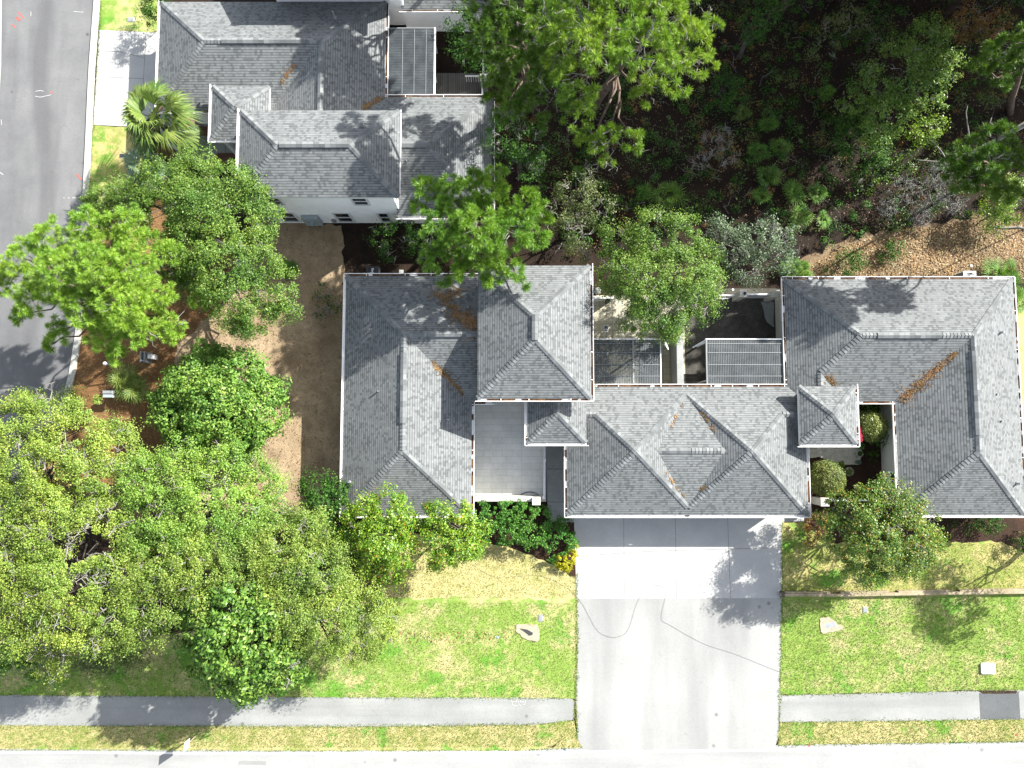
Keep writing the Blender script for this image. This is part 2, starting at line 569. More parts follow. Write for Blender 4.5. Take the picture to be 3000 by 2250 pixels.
# lawns
sheet("front_lawn", [(1100, 1560), (1480, 1600), (1592, 1640), (1689, 1690), (1689, 1752), (1500, 1756), (1300, 1750), (1130, 1756), (1090, 1700)], .008, M['lawn_tan'], .09)
sheet("roadside_lawn", [(-400, 1900), (500, 1860), (1000, 1770), (1120, 1735), (1691, 1738), (1690, 2046), (1000, 2046), (-400, 2040)], .006, M['lawn_green'], .04)
sheet("side_front_lawn", [(2290, 1528), (2352, 1528), (2420, 1590), (2750, 1590), (2935, 1588), (3010, 1625), (3200, 1640), (3200, 1742), (2290, 1748)], .008, M['lawn_side'], .05)
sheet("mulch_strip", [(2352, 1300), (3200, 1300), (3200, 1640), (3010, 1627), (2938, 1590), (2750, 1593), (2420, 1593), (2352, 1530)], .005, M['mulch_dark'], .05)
sheet("roadside_lawn", [(2288, 1742), (3200, 1738), (3200, 2020), (2860, 2022), (2284, 2036)], .006, M['lawn_green'], .04)
sheet("verge", [(-400, 2120), (800, 2126), (1682, 2112), (1688, 2150), (1712, 2205), (1500, 2214), (800, 2214), (-400, 2212)], .006, M['lawn_verge'], .035)
sheet("verge", [(2284, 2112), (3200, 2105), (3200, 2195), (2278, 2205)], .006, M['lawn_verge'], .035)
sheet("side_lawn", [(292, -40), (480, -60), (475, 100), (290, 90)], .006, M['lawn_green'], .03)
sheet("side_lawn", [(272, 366), (402, 374), (420, 470), (330, 600), (255, 610)], .006, M['lawn_side'], .04)
sheet("side_path", [(2975, 860), (3100, 860), (3130, 1520), (3003, 1520)], .006, M['lawn_tan'])
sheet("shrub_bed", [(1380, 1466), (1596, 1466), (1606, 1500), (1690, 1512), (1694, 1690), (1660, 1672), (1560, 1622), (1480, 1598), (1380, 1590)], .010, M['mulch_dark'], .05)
# roads
RE = [(278, -60), (277, 0), (262, 200), (249, 480), (241, 620), (222, 980), (205, 1090), (188, 1160), (160, 1240), (120, 1330), (60, 1440), (-60, 1580), (-400, 1760)]
sheet("side_road", [(-400, -60)] + RE + [(-900, 1700), (-900, -60)], .010, M['asphalt_old'])
sheet("main_road", [(-900, 2192), (0, 2194), (800, 2199), (1500, 2198), (1708, 2190), (2280, 2183), (3000, 2172), (3900, 2160), (3900, 2900), (-900, 2900)], .012, M['asphalt_road'], .015)
ln = [(-900, 2203), (0, 2204), (800, 2207), (1500, 2204), (2200, 2198), (3000, 2181), (3900, 2165)]
tag(obj("edge_line", MB().poly([(*at(x, y - 2.6), .018) for x, y in ln] + [(*at(x, y + 2.6), .018) for x, y in ln[::-1]]), M['paint_white']), kind="structure")
sheet("driveway_apron", [(1690, 1740), (2290, 1740), (2284, 2060), (2280, 2160), (2270, 2190), (2240, 2196), (1740, 2200), (1706, 2192), (1692, 2165), (1687, 2060), (1691, 1900)], .016, M['asphalt_pale'], .012)
sheet("concrete_driveway", [(1680, 1470), (2355, 1470), (2355, 1528), (2291, 1528), (2290, 1752), (1689, 1754)], .022, M['concrete'])
sheet("concrete_driveway", [(291, 88), (476, 97), (462, 330), (400, 372), (273, 366)], .020, M['concrete'])
sheet("footpath", [(-400, 2034), (0, 2036), (750, 2041), (1200, 2043), (1500, 2043), (1660, 2046), (1678, 2048), (1683, 2056), (1682, 2100), (1676, 2110), (1560, 2124), (1000, 2129), (0, 2125), (-400, 2124)], .014, M['asphalt_path'], .012)
sheet("footpath", [(2284, 2037), (2860, 2023), (3200, 2018), (3200, 2105), (2284, 2116)], .014, M['asphalt_path'], .012)
sheet("footpath_patch", [(2868, 2030), (2984, 2027), (2989, 2107), (2872, 2107)], .019, M['asphalt_patch'])
sheet("patch_edge", [(2862, 2023), (2980, 2023), (2976, 2031), (2880, 2032)], .024, M['mulch_dark'], .02)
# kerb: a real step along the side road
k = MB()
kin = [np.array(at(*p)) for p in RE]
wd = [.36] * len(kin)
for i in range(len(kin) - 1):
    a, b = kin[i], kin[i + 1]
    d0 = kin[i + 1] - kin[max(i - 1, 0)]
    d1 = kin[min(i + 2, len(kin) - 1)] - kin[i]
    n0 = np.array((-d0[1], d0[0])) / np.linalg.norm(d0)
    n1 = np.array((-d1[1], d1[0])) / np.linalg.norm(d1)
    L = np.linalg.norm(b - a)
    m = max(1, int(L / 3.0))
    for j in range(m):
        t0, t1 = j / m, (j + 1) / m - (0.012 / L)
        p0, p1 = a + (b - a) * t0, a + (b - a) * t1
        q0 = p0 + (n0 + (n1 - n0) * t0) * .40
        q1 = p1 + (n0 + (n1 - n0) * t1) * .40
        k.prism([p0, p1, q1, q0], -.02, .11)
o = obj("kerb", k, M['kerb'])
tag(o, kind="structure")
sheet("far_kerb", [(-60, -40), (6, -40), (4, 190), (-8, 400), (-60, 400)], .016, M['kerb'])
# joints
def strips(name, segs, w, z, mat, kind="structure"):
    m = MB()
    for s in segs:
        for a, b in zip(s[:-1], s[1:]):
            p, q = np.array(at(*a)), np.array(at(*b))
            d = (q - p) / (np.linalg.norm(q - p) + 1e-9)
            n = np.array((-d[1], d[0])) * w / 2
            m.poly([(*(p - n), z), (*(q - n), z), (*(q + n), z), (*(p + n), z)])
    return tag(obj(name, m, mat), kind=kind)
strips("driveway_joint", [[(1827, 1512), (1829, 1752)], [(1978, 1512), (1982, 1752)], [(2131, 1512), (2140, 1752)], [(1690, 1629), (1900, 1615), (2290, 1604)]], .020, .027, M['joint'])
strips("driveway_joint", [[(429, 95), (418, 280)], [(286, 225), (420, 231)], [(287, 150), (350, 152), (425, 170)], [(418, 264), (470, 267)]], .022, .025, M['joint'])
# markings sprayed on the roads
strips("road_marking", [[(34, 72), (47, 81)], [(48, 53), (56, 62), (60, 58), (52, 50), (48, 53)], [(53, 36), (71, 54)]], .07, .017, M['paint_red'])
strips("road_marking", [[(225, 510), (238, 526)], [(248, 500), (256, 512)], [(148, 270), (154, 272)], [(247, 575), (250, 592)]], .09, .017, M['paint_red'])
strips("road_marking", [[(215, 34), (245, 36)], [(91, 34), (91, 47)], [(4, 350), (5, 366)], [(104, 268), (120, 265), (128, 268)], [(104, 282), (118, 285), (150, 278)]], .04, .017, M['paint_faint'])
strips("road_marking", [[(186, 580), (190, 580)], [(200, 580), (204, 580)], [(212, 580), (228, 579)], [(0, 505), (10, 512)], [(262, 252), (263, 259)]], .05, .017, M['paint_faint'])
strips("road_marking", [[(2366, 2183), (2372, 2186)], [(2976, 2152), (2982, 2154)]], .11, .021, M['paint_red'])
strips("chalk_mark", [[(1498, 2050), (1502, 2066), (1512, 2066)], [(1511, 2050), (1526, 2068)], [(1527, 2050), (1512, 2068)], [(1532, 2062), (1538, 2064), (1539, 2051)], [(1502, 2056), (1536, 2056)], [(1515, 2062), (1517, 2068)]], .035, .022, M['paint_faint'])
strips("chalk_mark", [[(135, 2043), (150, 2043)], [(138, 2043), (142, 2055), (148, 2043)], [(132, 2060), (146, 2060)]], .05, .020, M['paint_faint'])
strips("chalk_mark", [[(1795, 2057), (1802, 2053), (1804, 2059), (1797, 2063)], [(1796, 2068), (1799, 2072)], [(2176, 2080), (2182, 2079)], [(2178, 2085), (2180, 2090)]], .06, .024, M['paint_white'])
strips("chalk_mark", [[(2290, 2041), (2302, 2052)], [(2302, 2043), (2292, 2052)]], .05, .022, M['paint_faint'])
strips("tyre_mark", [[(700, 2234), (780, 2235)]], .22, .017, M['asphalt_path'])
# courts and patios
sheet("front_court", [(1376, 1170), (1600, 1170), (1600, 1470), (1378, 1470)], .012, M['paver'])
sheet("rear_patio", [(1725, 865), (2004, 865), (2008, 1140), (1725, 1140)], .012, M['paver_tan'])
sheet("walkway", [(1600, 1290), (1672, 1290), (1672, 1470), (1690, 1512), (1690, 1530), (1612, 1530), (1604, 1490)], .016, M['concrete_old'])
strips("walkway_joint", [[(1602, 1374), (1652, 1374)], [(1602, 1470), (1652, 1471)]], .03, .021, M['joint'])
sheet("gravel_strip", [(1651, 1296), (1664, 1296), (1664, 1472), (1650, 1471)], .024, M['gravel_grey'], .02)
sheet("dirt_yard", [(2008, 845), (2310, 845), (2310, 1140), (2008, 1140)], .010, M['dirt'])
sheet("concrete_pad", [(2229, 884), (2266, 884), (2268, 960), (2248, 945), (2238, 915)], .016, M['concrete_old'], .04)
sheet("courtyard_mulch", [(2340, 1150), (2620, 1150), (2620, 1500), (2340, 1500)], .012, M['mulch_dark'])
sheet("gravel_path", [(2340, 1280), (2525, 1285), (2524, 1335), (2515, 1362), (2455, 1358), (2420, 1346), (2400, 1338), (2340, 1345)], .017, M['gravel'], .04)
sheet("entry_walk", [(470, 330), (720, 330), (720, 470), (520, 470), (470, 400)], .014, M['concrete_old'])
sheet("brick_band", [(560, 370), (640, 370), (640, 399), (560, 398)], .020, M['brick'])
sheet("brick_band", [(640, 448), (720, 448), (720, 480), (600, 480)], .020, M['brick'])
strips("walkway_joint", [[(604, 398), (603, 450)], [(661, 398), (661, 448)]], .03, .021, M['joint'])

# ------------------------------------------------------------------ houses
def roof(name, faces, parent, eave_pts=None, caps=True, vents=(), cap_w=.17, skip=()):
    """faces: lists of 3-D points, each one plane; shingle UVs run along the eave and up the slope. Convex edges get ridge caps."""
    m = MB()
    uvs = []
    nrm = []
    for f in faces:
        f = [np.array(p, float) for p in f]
        n = np.zeros(3)
        for i in range(len(f)):
            a, b = f[i], f[(i + 1) % len(f)]
            n += np.cross(a, b)
        n /= np.linalg.norm(n)
        if n[2] < 0:
            f = f[::-1]
            n = -n
        e = np.cross((0, 0, 1.0), n)
        e /= np.linalg.norm(e)
        s = np.cross(n, e)
        nrm.append((f, n))
        m.poly(f)
        uvs += [(float(np.dot(p, e)) + 50, float(np.dot(p, s)) + 50) for p in f]
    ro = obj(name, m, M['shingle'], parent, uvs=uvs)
    if caps:
        for i in range(len(nrm)):
            for j in range(i + 1, len(nrm)):
                fi, ni = nrm[i]
                fj, nj = nrm[j]
                sh = [p for p in fi if any(np.linalg.norm(p - q) < .02 for q in fj)]
                if len(sh) != 2:
                    continue
                cj = sum(fj) / len(fj)
                if np.dot(cj - sh[0], ni) > -1e-3:
                    continue
                if abs(np.dot(ni, nj)) > .9999:
                    continue
                a, b = (sh[0], sh[1]) if sh[0][2] <= sh[1][2] else (sh[1], sh[0])
                d = b - a
                L = np.linalg.norm(d)
                d = d / L
                si = np.cross(ni, d)
                if np.dot(si, sum(fi) / len(fi) - a) < 0: si = -si
                sj = np.cross(nj, d)
                if np.dot(sj, cj - a) < 0: sj = -sj
                up = (ni + nj) / np.linalg.norm(ni + nj)
                t = 0.02
                cm = MB()
                while t < L - .05:
                    t2 = min(t + .27, L)
                    for s_, n_ in ((si, ni), (sj, nj)):
                        p = [a + d * t + up * .055, a + d * t + s_ * cap_w + n_ * .043, a + d * t2 + s_ * cap_w + n_ * .012, a + d * t2 + up * .020]
                        q = [a + d * t + up * .005, a + d * t + s_ * cap_w + n_ * .002]
                        cm.add(p + q, [(0, 1, 2, 3), (0, 4, 5, 1)])
                    t += .215
                if cm.v:
                    obj("ridge_cap", cm, M['cap'], ro)
    for (a, b) in vents:
        vm = MB()
        a, b = np.array(a, float), np.array(b, float)
        d = (b - a) / np.linalg.norm(b - a)
        s = np.array((-d[1], d[0], 0))
        L = np.linalg.norm(b - a)
        nseg = max(1, int(L / .31))
        for i in range(nseg):
            p, q = a + d * (L * i / nseg), a + d * (L * (i + 1) / nseg - .008)
            h = .085 + .004 * (i % 2)
            for w in (1, -1):
                vm.add([p + (0, 0, h), q + (0, 0, h), q + s * w * .17 + (0, 0, h - .075), p + s * w * .17 + (0, 0, h - .075), q + s * w * .17 + (0, 0, h - .19), p + s * w * .17 + (0, 0, h - .19)],
                       [(0, 1, 2, 3), (3, 2, 4, 5)])
        vm.add([a + (0, 0, .085), a + s * .17 + (0, 0, .01), a - s * .17 + (0, 0, .01)], [(0, 1, 2)])
        vm.add([b + (0, 0, .085), b + s * .17 + (0, 0, .01), b - s * .17 + (0, 0, .01)], [(0, 1, 2)])
        obj("ridge_vent", vm, M['cap'], ro)
    return ro


def hip(x0, x1, y0, y1, z, k):
    """four planes of a hip roof over a rectangle"""
    w, d = x1 - x0, y1 - y0
    if w >= d:
        h = d / 2
        A, B = (x0 + h, (y0 + y1) / 2, z + h * k), (x1 - h, (y0 + y1) / 2, z + h * k)
        f = [[(x0, y0, z), (x1, y0, z), B, A], [(x1, y0, z), (x1, y1, z), B], [(x1, y1, z), (x0, y1, z), A, B], [(x0, y1, z), (x0, y0, z), A]]
    else:
        h = w / 2
        A, B = ((x0 + x1) / 2, y0 + h, z + h * k), ((x0 + x1) / 2, y1 - h, z + h * k)
        f = [[(x0, y0, z), (x1, y0, z), A], [(x1, y0, z), (x1, y1, z), B, A], [(x1, y1, z), (x0, y1, z), B], [(x0, y1, z), (x0, y0, z), A, B]]
    if np.linalg.norm(np.array(A) - B) < .03:
        f = [[p for i, p in enumerate(q) if not (i and p == B and q[i - 1] == A)] for q in f]
    return f, A, B


def fascia(parent, pts, z):
    """soffit and fascia board under the eave line; pts counter-clockwise"""
    return obj("fascia", MB().prism(pts, z - .20, z - .006), M['white'], parent)


def gutter(parent, a, b, out, z, litter=.0, seed=0, lip=.038, width=.13):
    """gutter along a-b; out = unit outward direction"""
    a, b, out = np.array(a, float), np.array(b, float), np.array(out, float)
    d = (b - a) / np.linalg.norm(b - a)
    L = np.linalg.norm(b - a)

    def strip(t0, t1, o0, o1, z0, z1, m):
        p = [a + d * t0 + out * o0, a + d * t1 + out * o0, a + d * t1 + out * o1, a + d * t0 + out * o1]
        m.add([(q[0], q[1], z0) for q in p] + [(q[0], q[1], z1) for q in p],
              [(0, 3, 2, 1), (4, 5, 6, 7), (0, 1, 5, 4), (1, 2, 6, 5), (2, 3, 7, 6), (3, 0, 4, 7)])
    m = MB()
    strip(-width, L + width, width, width + lip, z - .13, z + .005, m)       # outer lip
    strip(0, L, .004, width, z - .14, z - .10, m)                            # trough
    rr = random.Random(seed + int(L * 100))
    t = .5 + rr.random()
    while t < L - .3:
        strip(t, t + .035, .002, width + .004, z - .012, z + .012, m)        # hangers
        t += rr.choice((1.3, 1.6, 2.4, 2.6))
    go = obj("gutter", m, M['white'], parent)
    if litter > 0:
        lm = MB()
        t = 0.05
        while t < L - .05:
            l = rr.uniform(.15, .5)
            if rr.random() < litter:
                strip(t, min(t + l, L - .02), .008, width - .004, z - .099, z - rr.uniform(.03, .075), lm)
            t += l + .01
        if lm.v:
            tag(obj("needle_litter", lm, M['debris'], go), kind="stuff")
    return go


def inset(pts, d):
    """inward offset of a rectilinear counter-clockwise outline"""
    n = len(pts)
    out = []
    for i in range(n):
        p0, p1, p2 = np.array(pts[i - 1], float), np.array(pts[i], float), np.array(pts[(i + 1) % n], float)
        u, v = (p1 - p0) / np.linalg.norm(p1 - p0), (p2 - p1) / np.linalg.norm(p2 - p1)
        nu, nv = np.array((-u[1], u[0])), np.array((-v[1], v[0]))
        out.append(tuple(p1 + d * (nu + nv)) if abs(np.dot(u, v)) < .5 else tuple(p1 + d * nu))
    return out


def walls(parent, pts, z0, z1, mat, name="wall"):
    m = MB()
    n = len(pts)
    vs = [(p[0], p[1], z0) for p in pts] + [(p[0], p[1], z1) for p in pts]
    m.add(vs, [(i, (i + 1) % n, n + (i + 1) % n, n + i) for i in range(n)])
    return obj(name, m, mat, parent)


def window(parent, c, along, out, w, h, zs, split='h', trim=.12):
    """window in a wall: white surround, sash bar and dark panes; c = centre on the wall plane, zs = sill height"""
    c, al, ou = np.array(c, float), np.array(along, float), np.array(out, float)

    def slab(u0, u1, z0, z1, o0, o1, m):
        p = [c + al * u0 + ou * o0, c + al * u1 + ou * o0, c + al * u1 + ou * o1, c + al * u0 + ou * o1]
        m.add([(q[0], q[1], z0) for q in p] + [(q[0], q[1], z1) for q in p],
              [(0, 3, 2, 1), (4, 5, 6, 7), (0, 1, 5, 4), (1, 2, 6, 5), (2, 3, 7, 6), (3, 0, 4, 7)])
    f = MB()
    slab(-w / 2 - trim, -w / 2, zs - trim, zs + h + trim, .004, .06, f)
    slab(w / 2, w / 2 + trim, zs - trim, zs + h + trim, .004, .06, f)
    slab(-w / 2, w / 2, zs + h, zs + h + trim, .004, .058, f)
    slab(-w / 2, w / 2, zs - trim, zs, .004, .075, f)
    if split == 'h':
        slab(-w / 2, w / 2, zs + h * .48, zs + h * .54, .004, .05, f)
    else:
        slab(-.025, .025, zs, zs + h, .004, .05, f)
    wo_ = obj("window", f, M['whitewood'], parent)
    p = MB()
    slab(-w / 2, w / 2, zs, zs + h, .003, .02, p)
    obj("pane", p, M['glass'], wo_)
    return wo_


def pipe_vent(parent, px, py, z, h=.32, r=.055):
    x, y = at(px, py, z + h * .6)
    m = MB().tube([(x, y, z - .25), (x, y, z + h)], [r, r], 10)
    m.lathe((x, y), [(r * 2.0, .0), (r * 1.6, .05), (r * 1.05, .10)], 12, z - .01)
    m.lathe((x, y), [(r, h), (r * .7, h), (r * .7, h - .08)], 10, z)
    return obj("vent_pipe", m, M['steel'], parent)


K = .492
Z1, Z2, ZP = 2.7, 5.5, 3.9

# ---- House in the middle of the picture
HB = thing("house", "grey-shingled house in the middle, its two-storey hip-roofed block beside a paved court", "house", (-1.0, 3.0, 0))
bx0, bx1, by0, by1 = -10.25, -2.45, -4.67, 9.96
hw = (bx1 - bx0) / 2
xm, ym, yi, xe = bx0 + hw, by1 - hw, by1 - 2 * hw, -1.5
zr = Z1 + hw * K
A, B_ = (xm, by0 + hw, zr), (xm, ym, zr)
f = [[(bx0, by0, Z1), A, B_, (bx0, by1, Z1)], [(bx0, by0, Z1), (bx1, by0, Z1), A], [(bx1, by0, Z1), (bx1, yi, Z1), B_, A],
     [(bx1, yi, Z1), (xe, yi, Z1), (xe, ym, zr), B_], [(bx0, by1, Z1), B_, (xe, ym, zr), (xe, by1, Z1)]]
roof("roof", f, HB, vents=[((xm, by0 + hw + 1.6, zr), (xm, ym - 1.1, zr)), ((xm + 1.1, ym, zr), (xe + .1, ym, zr))])
LP = [(bx0, by0), (bx1, by0), (bx1, yi), (xe, yi), (xe, by1), (bx0, by1)]
fascia(HB, LP, Z1)
walls(HB, inset(LP, .38), 0, Z1 - .19, M['siding_beige'])
gutter(HB, (bx0, by1), (bx0, by0), (-1, 0), Z1)
gutter(HB, (bx1, by0), (bx1, yi), (1, 0), Z1, .8, 3)
gutter(HB, (bx0, by1), (-1.98, by1), (0, 1), Z1, .9, 5)
gutter(HB, (bx1 + .13, yi), (-1.2, yi), (0, -1), Z1, .4, 6)
gutter(HB, (bx0, by0), (bx1, by0), (0, -1), Z1)
# tower
tx0, tx1, ty0, ty1 = -1.97, 4.52, 2.21, 9.92
f, A, B_ = hip(tx0, tx1, ty0, ty1, Z2, K)
roof("tower_roof", f, HB, vents=[(np.array(A) + (0, -.1, 0), np.array(B_) + (0, .1, 0))])
TP = [(tx0, ty0), (tx1, ty0), (tx1, ty1), (tx0, ty1)]
fascia(HB, TP, Z2)
walls(HB, inset(TP, .36), 0, Z2 - .19, M['siding_beige'], "tower_wall")
gutter(HB, (tx0, ty0), (tx1, ty0), (0, -1), Z2, .7, 7)
gutter(HB, (tx1, ty0), (tx1, ty1), (1, 0), Z2, .95, 8)
# entry porch roof
ex0, ex1, ey0 = .91, 4.39, -.33
eh = (ex1 - ex0) / 2
EA = ((ex0 + ex1) / 2, ey0 + eh, ZP + eh * K)
EB = (EA[0], 2.5, EA[2])
f = [[(ex0, ey0, ZP), (ex1, ey0, ZP), EA], [(ex1, ey0, ZP), (ex1, 2.5, ZP), EB, EA], [(ex0, 2.5, ZP), (ex0, ey0, ZP), EA, EB]]
roof("porch_roof", f, HB)
fascia(HB, [(ex0, ey0), (ex1, ey0), (ex1, 2.45), (ex0, 2.45)], ZP)
gutter(HB, (ex0, ey0), (ex1, ey0), (0, -1), ZP, 0, 9)
gutter(HB, (ex0, 2.3), (ex0, ey0), (-1, 0), ZP, .3, 10)
walls(HB, [(ex0 + .4, ey0 + .4), (ex1 - .4, ey0 + .4), (ex1 - .4, 2.56), (ex0 + .4, 2.56)], 2.6, ZP - .19, M['siding_beige'], "porch_wall")
for cx in (ex0 + .5, ex0 + 1.9):
    obj("porch_column", MB().bbox(cx - .13, cx + .13, ey0 + .25, ey0 + .51, 0, ZP - .2), M['whitewood'], HB)
# garage, western half
gx0, gyS, gyN, gap1, gap2, GY, W2 = 3.32, -4.66, 3.09, 7.18, 13.98, -.785, 1.70
gh = (gyN - gyS) / 2
za = Z1 + gh * K
gm = (gap1 + gap2) / 2
ov = gap1 + gh - gm                     # how far each pyramid would reach past the party line
zq = Z1 + ov * K
ap1, ap2 = (gap1, GY, za), (gap2, GY, za)
sx = 1.40
zs = za - sx * K
zl = Z1 + W2 * K
hipL = (gx0 + W2, gyN - W2, zl)
N1, S1 = (gm, gyN - ov, zq), (gm, gyS + ov, zq)
SA = (gap1 + sx, GY, zs)
SM = (gm, GY, zs)
f = [[(gx0, gyS, Z1), ap1, hipL, (gx0, gyN - 2 * W2, Z1)],
     [(gx0, gyS, Z1), (gm, gyS, Z1), S1, ap1],
     [(1.6, gyN, Z1), (gm, gyN, Z1), N1, ap1, hipL, (1.6, gyN - W2, zl)],
     [(gx0, gyN - 2 * W2, Z1), hipL, (1.6, gyN - W2, zl), (1.6, gyN - 2 * W2, Z1)],
     [ap1, N1, SA], [ap1, SA, S1], [SA, N1, SM], [SA, SM, S1]]
roof("garage_roof", f, HB)
GP = [(gx0, gyS), (gm - .004, gyS), (gm - .004, gyN), (1.7, gyN), (1.7, gyN - 2 * W2), (gx0, gyN - 2 * W2)]
fascia(HB, GP, Z1)
walls(HB, [(gx0 + .38, gyS + .38), (gm - .01, gyS + .38), (gm - .01, gyN - .38), (1.9, gyN - .38), (1.9, -.1), (gx0 + .38, -.1)], 0, Z1 - .19, M['stucco'], "garage_wall")
gutter(HB, (gx0, gyN - 2 * W2), (gx0, gyS), (-1, 0), Z1, .75, 11)
gutter(HB, (gx0, gyS), (gm - .14, gyS), (0, -1), Z1, 0, 12)
gutter(HB, (4.66, gyN), (gm - .14, gyN), (0, 1), Z1, .85, 13)
m = MB()
for i in range(4):
    m.bbox(4.6, 9.4, gyS + .35, gyS + .379, .03 + i * .53, .03 + i * .53 + .51, .01)
obj("garage_door", m, M['whitewood'], HB)
window(HB, (bx1 - .38, -1.2), (0, 1), (1, 0), 1.2, 1.3, .9, 'v')
window(HB, (4.52 - .36, 8.2), (0, 1), (1, 0), 1.0, 1.3, 3.6, 'h')
for (px, py, z) in ((1248, 959, 3.9), (1372, 900, 3.6), (1083, 965, 3.9), (1108, 1146, 3.7), (1022, 1413, 3.1), (1310, 1229, 3.5)):
    pipe_vent(HB, px, py, z)

# corrugated patio roofs
def patio_roof(parent, x0, x1, y0, y1, z, along, purlins, posts, pitch=.105):
    """corrugated sheet on purlins with a white front gutter; along = direction of the ribs"""
    m = MB()
    L = (x1 - x0) if along == 'y' else (y1 - y0)
    n = int(L / (pitch / 4))
    for i in range(n):
        a0, a1 = i * L / n, (i + 1) * L / n
        h0, h1 = [.009 * math.sin(2 * math.pi * q / pitch) for q in (a0, a1)]
        if along == 'y':
            m.add([(x0 + a0, y0, z + h0), (x0 + a1, y0, z + h1), (x0 + a1, y1, z + h1), (x0 + a0, y1, z + h0)], [(0, 1, 2, 3)])
        else:
            m.add([(x0, y0 + a0, z + h0), (x1, y0 + a0, z + h0), (x1, y0 + a1, z + h1), (x0, y0 + a1, z + h1)], [(0, 1, 2, 3)])
    ro = obj("patio_roof", m, M['corrugated'], parent)
    for q in purlins:
        b = MB()
        if along == 'y':
            b.box(x0 + .05, x1 - .05, q - .014, q + .014, z + .026, z + .032)
            b.box(x0 + .05, x1 - .05, q - .05, q + .05, z - .13, z - .03)
        else:
            b.box(q - .014, q + .014, y0 + .05, y1 - .05, z + .026, z + .032)
            b.box(q - .05, q + .05, y0 + .05, y1 - .05, z - .13, z - .03)
        obj("purlin", b, M['greymetal'], ro)
    for x, y in posts:
        obj("post", MB().bbox(x - .05, x + .05, y - .05, y + .05, 0, z - .13), M['whitewood'], ro)
    return ro
pr = patio_roof(HB, 4.68, 9.10, 3.26, 6.0, 2.58, 'y', (3.75, 4.45, 5.2, 5.75), ((9.0, 5.9), (9.0, 3.5), (4.9, 5.9)))
obj("front_gutter", MB().box(4.68, 9.16, 6.0, 6.07, 2.46, 2.62), M['white'], pr)
obj("side_rail", MB().box(9.10, 9.16, 3.26, 5.99, 2.48, 2.62), M['white'], pr)
b = MB()
for xx in (7.45,):
    b.box(xx - .05, xx + .05, 3.3, 5.95, 2.615, 2.625)
obj("sheet_lap", b, M['greymetal'], pr)

# ---- House on the right
HC = thing("house", "grey-shingled house wrapping a planted courtyard with a round clipped bush", "house", (24.0, 2.0, 0))
cx0, cx1, cyS, cyN = 16.81, 30.93, -4.65, 9.76
ch = 3.78
cxi, cyi = cx1 - 2 * ch, cyN - 2 * ch
zr = Z1 + ch * K
rx, ry = cx1 - ch, cyN - ch
lx, zl2 = cx0 + W2, Z1 + W2 * K
wA = (cx0 + ch, ry, zr)
rN, rS = (rx, ry, zr), (rx, cyS + ch, zr)
hipW = (lx, cyN - ch - (ch - W2), zl2)          # on the SW hip where the link ridge starts
lS = (lx, gyN - W2, zl2)
ce = lx + W2
f = [[(cx0, cyN, Z1), (cx0, gyN, Z1), lS, hipW, wA],
     [(cx0, cyN, Z1), wA, rN, (cx1, cyN, Z1)],
     [(cx1, cyN, Z1), rN, rS, (cx1, cyS, Z1)],
     [(cxi, cyS, Z1), (cx1, cyS, Z1), rS],
     [(cxi, cyS, Z1), rS, rN, (cxi, cyi, Z1)],
     [hipW, (ce, cyi, Z1), (cxi, cyi, Z1), rN, wA],
     [hipW, lS, (ce, gyN - 2 * W2, Z1), (ce, cyi, Z1)]]
roof("roof", f, HC, vents=[((wA[0] + .9, ry, zr), (rN[0] - 1.9, ry, zr)), ((rx, rS[1] + 1.0, zr), (rx, rN[1] - .9, zr))])
CP = [(cxi, cyS), (cx1, cyS), (cx1, cyN), (cx0, cyN), (cx0, gyN), (cx0, gyN - 2 * W2 + .02), (ce, gyN - 2 * W2 + .02), (ce, cyi), (cxi, cyi)]
CP = [CP[i] for i in (0, 1, 2, 3, 5, 6, 7, 8)]
fascia(HC, CP, Z1 - .002)
walls(HC, inset(CP, .40), 0, Z1 - .195, M['siding_beige'])
gutter(HC, (cx0, cyN), (cx0, gyN + .14), (-1, 0), Z1, .95, 21)
gutter(HC, (cx0, cyN), (cx1, cyN), (0, 1), Z1, .9, 22)
gutter(HC, (cx1, cyS), (cx1, cyN), (1, 0), Z1, .5, 23)
gutter(HC, (cxi, cyS), (cx1, cyS), (0, -1), Z1, 0, 24)
gutter(HC, (cxi, cyi - .14), (cxi, cyS), (-1, 0), Z1, .5, 25)
gutter(HC, (ce + .2, cyi), (cxi - .14, cyi), (0, -1), Z1, .7, 26)
# entry tower
ux0, ux1, uy0, uy1 = 17.0, 20.38, -.40, 3.04
f, A, B_ = hip(ux0, ux1, uy0, uy1, ZP, .50)
roof("porch_roof", f, HC)
UP = [(ux0, uy0), (ux1, uy0), (ux1, uy1), (ux0, uy1)]
fascia(HC, UP, ZP)
walls(HC, inset(UP, .36), 2.72, ZP - .19, M['siding_beige'], "porch_wall")
gutter(HC, (ux0, uy0), (ux1, uy0), (0, -1), ZP, 0, 27)
gutter(HC, (ux1, uy0), (ux1, uy1), (1, 0), ZP, .4, 28)
for px_, py_ in ((ux0 + .5, uy0 + .45), (ux1 - .5, uy0 + .45)):
    obj("porch_column", MB().bbox(px_ - .13, px_ + .13, py_ - .13, py_ + .13, 0, 2.72), M['whitewood'], HC)
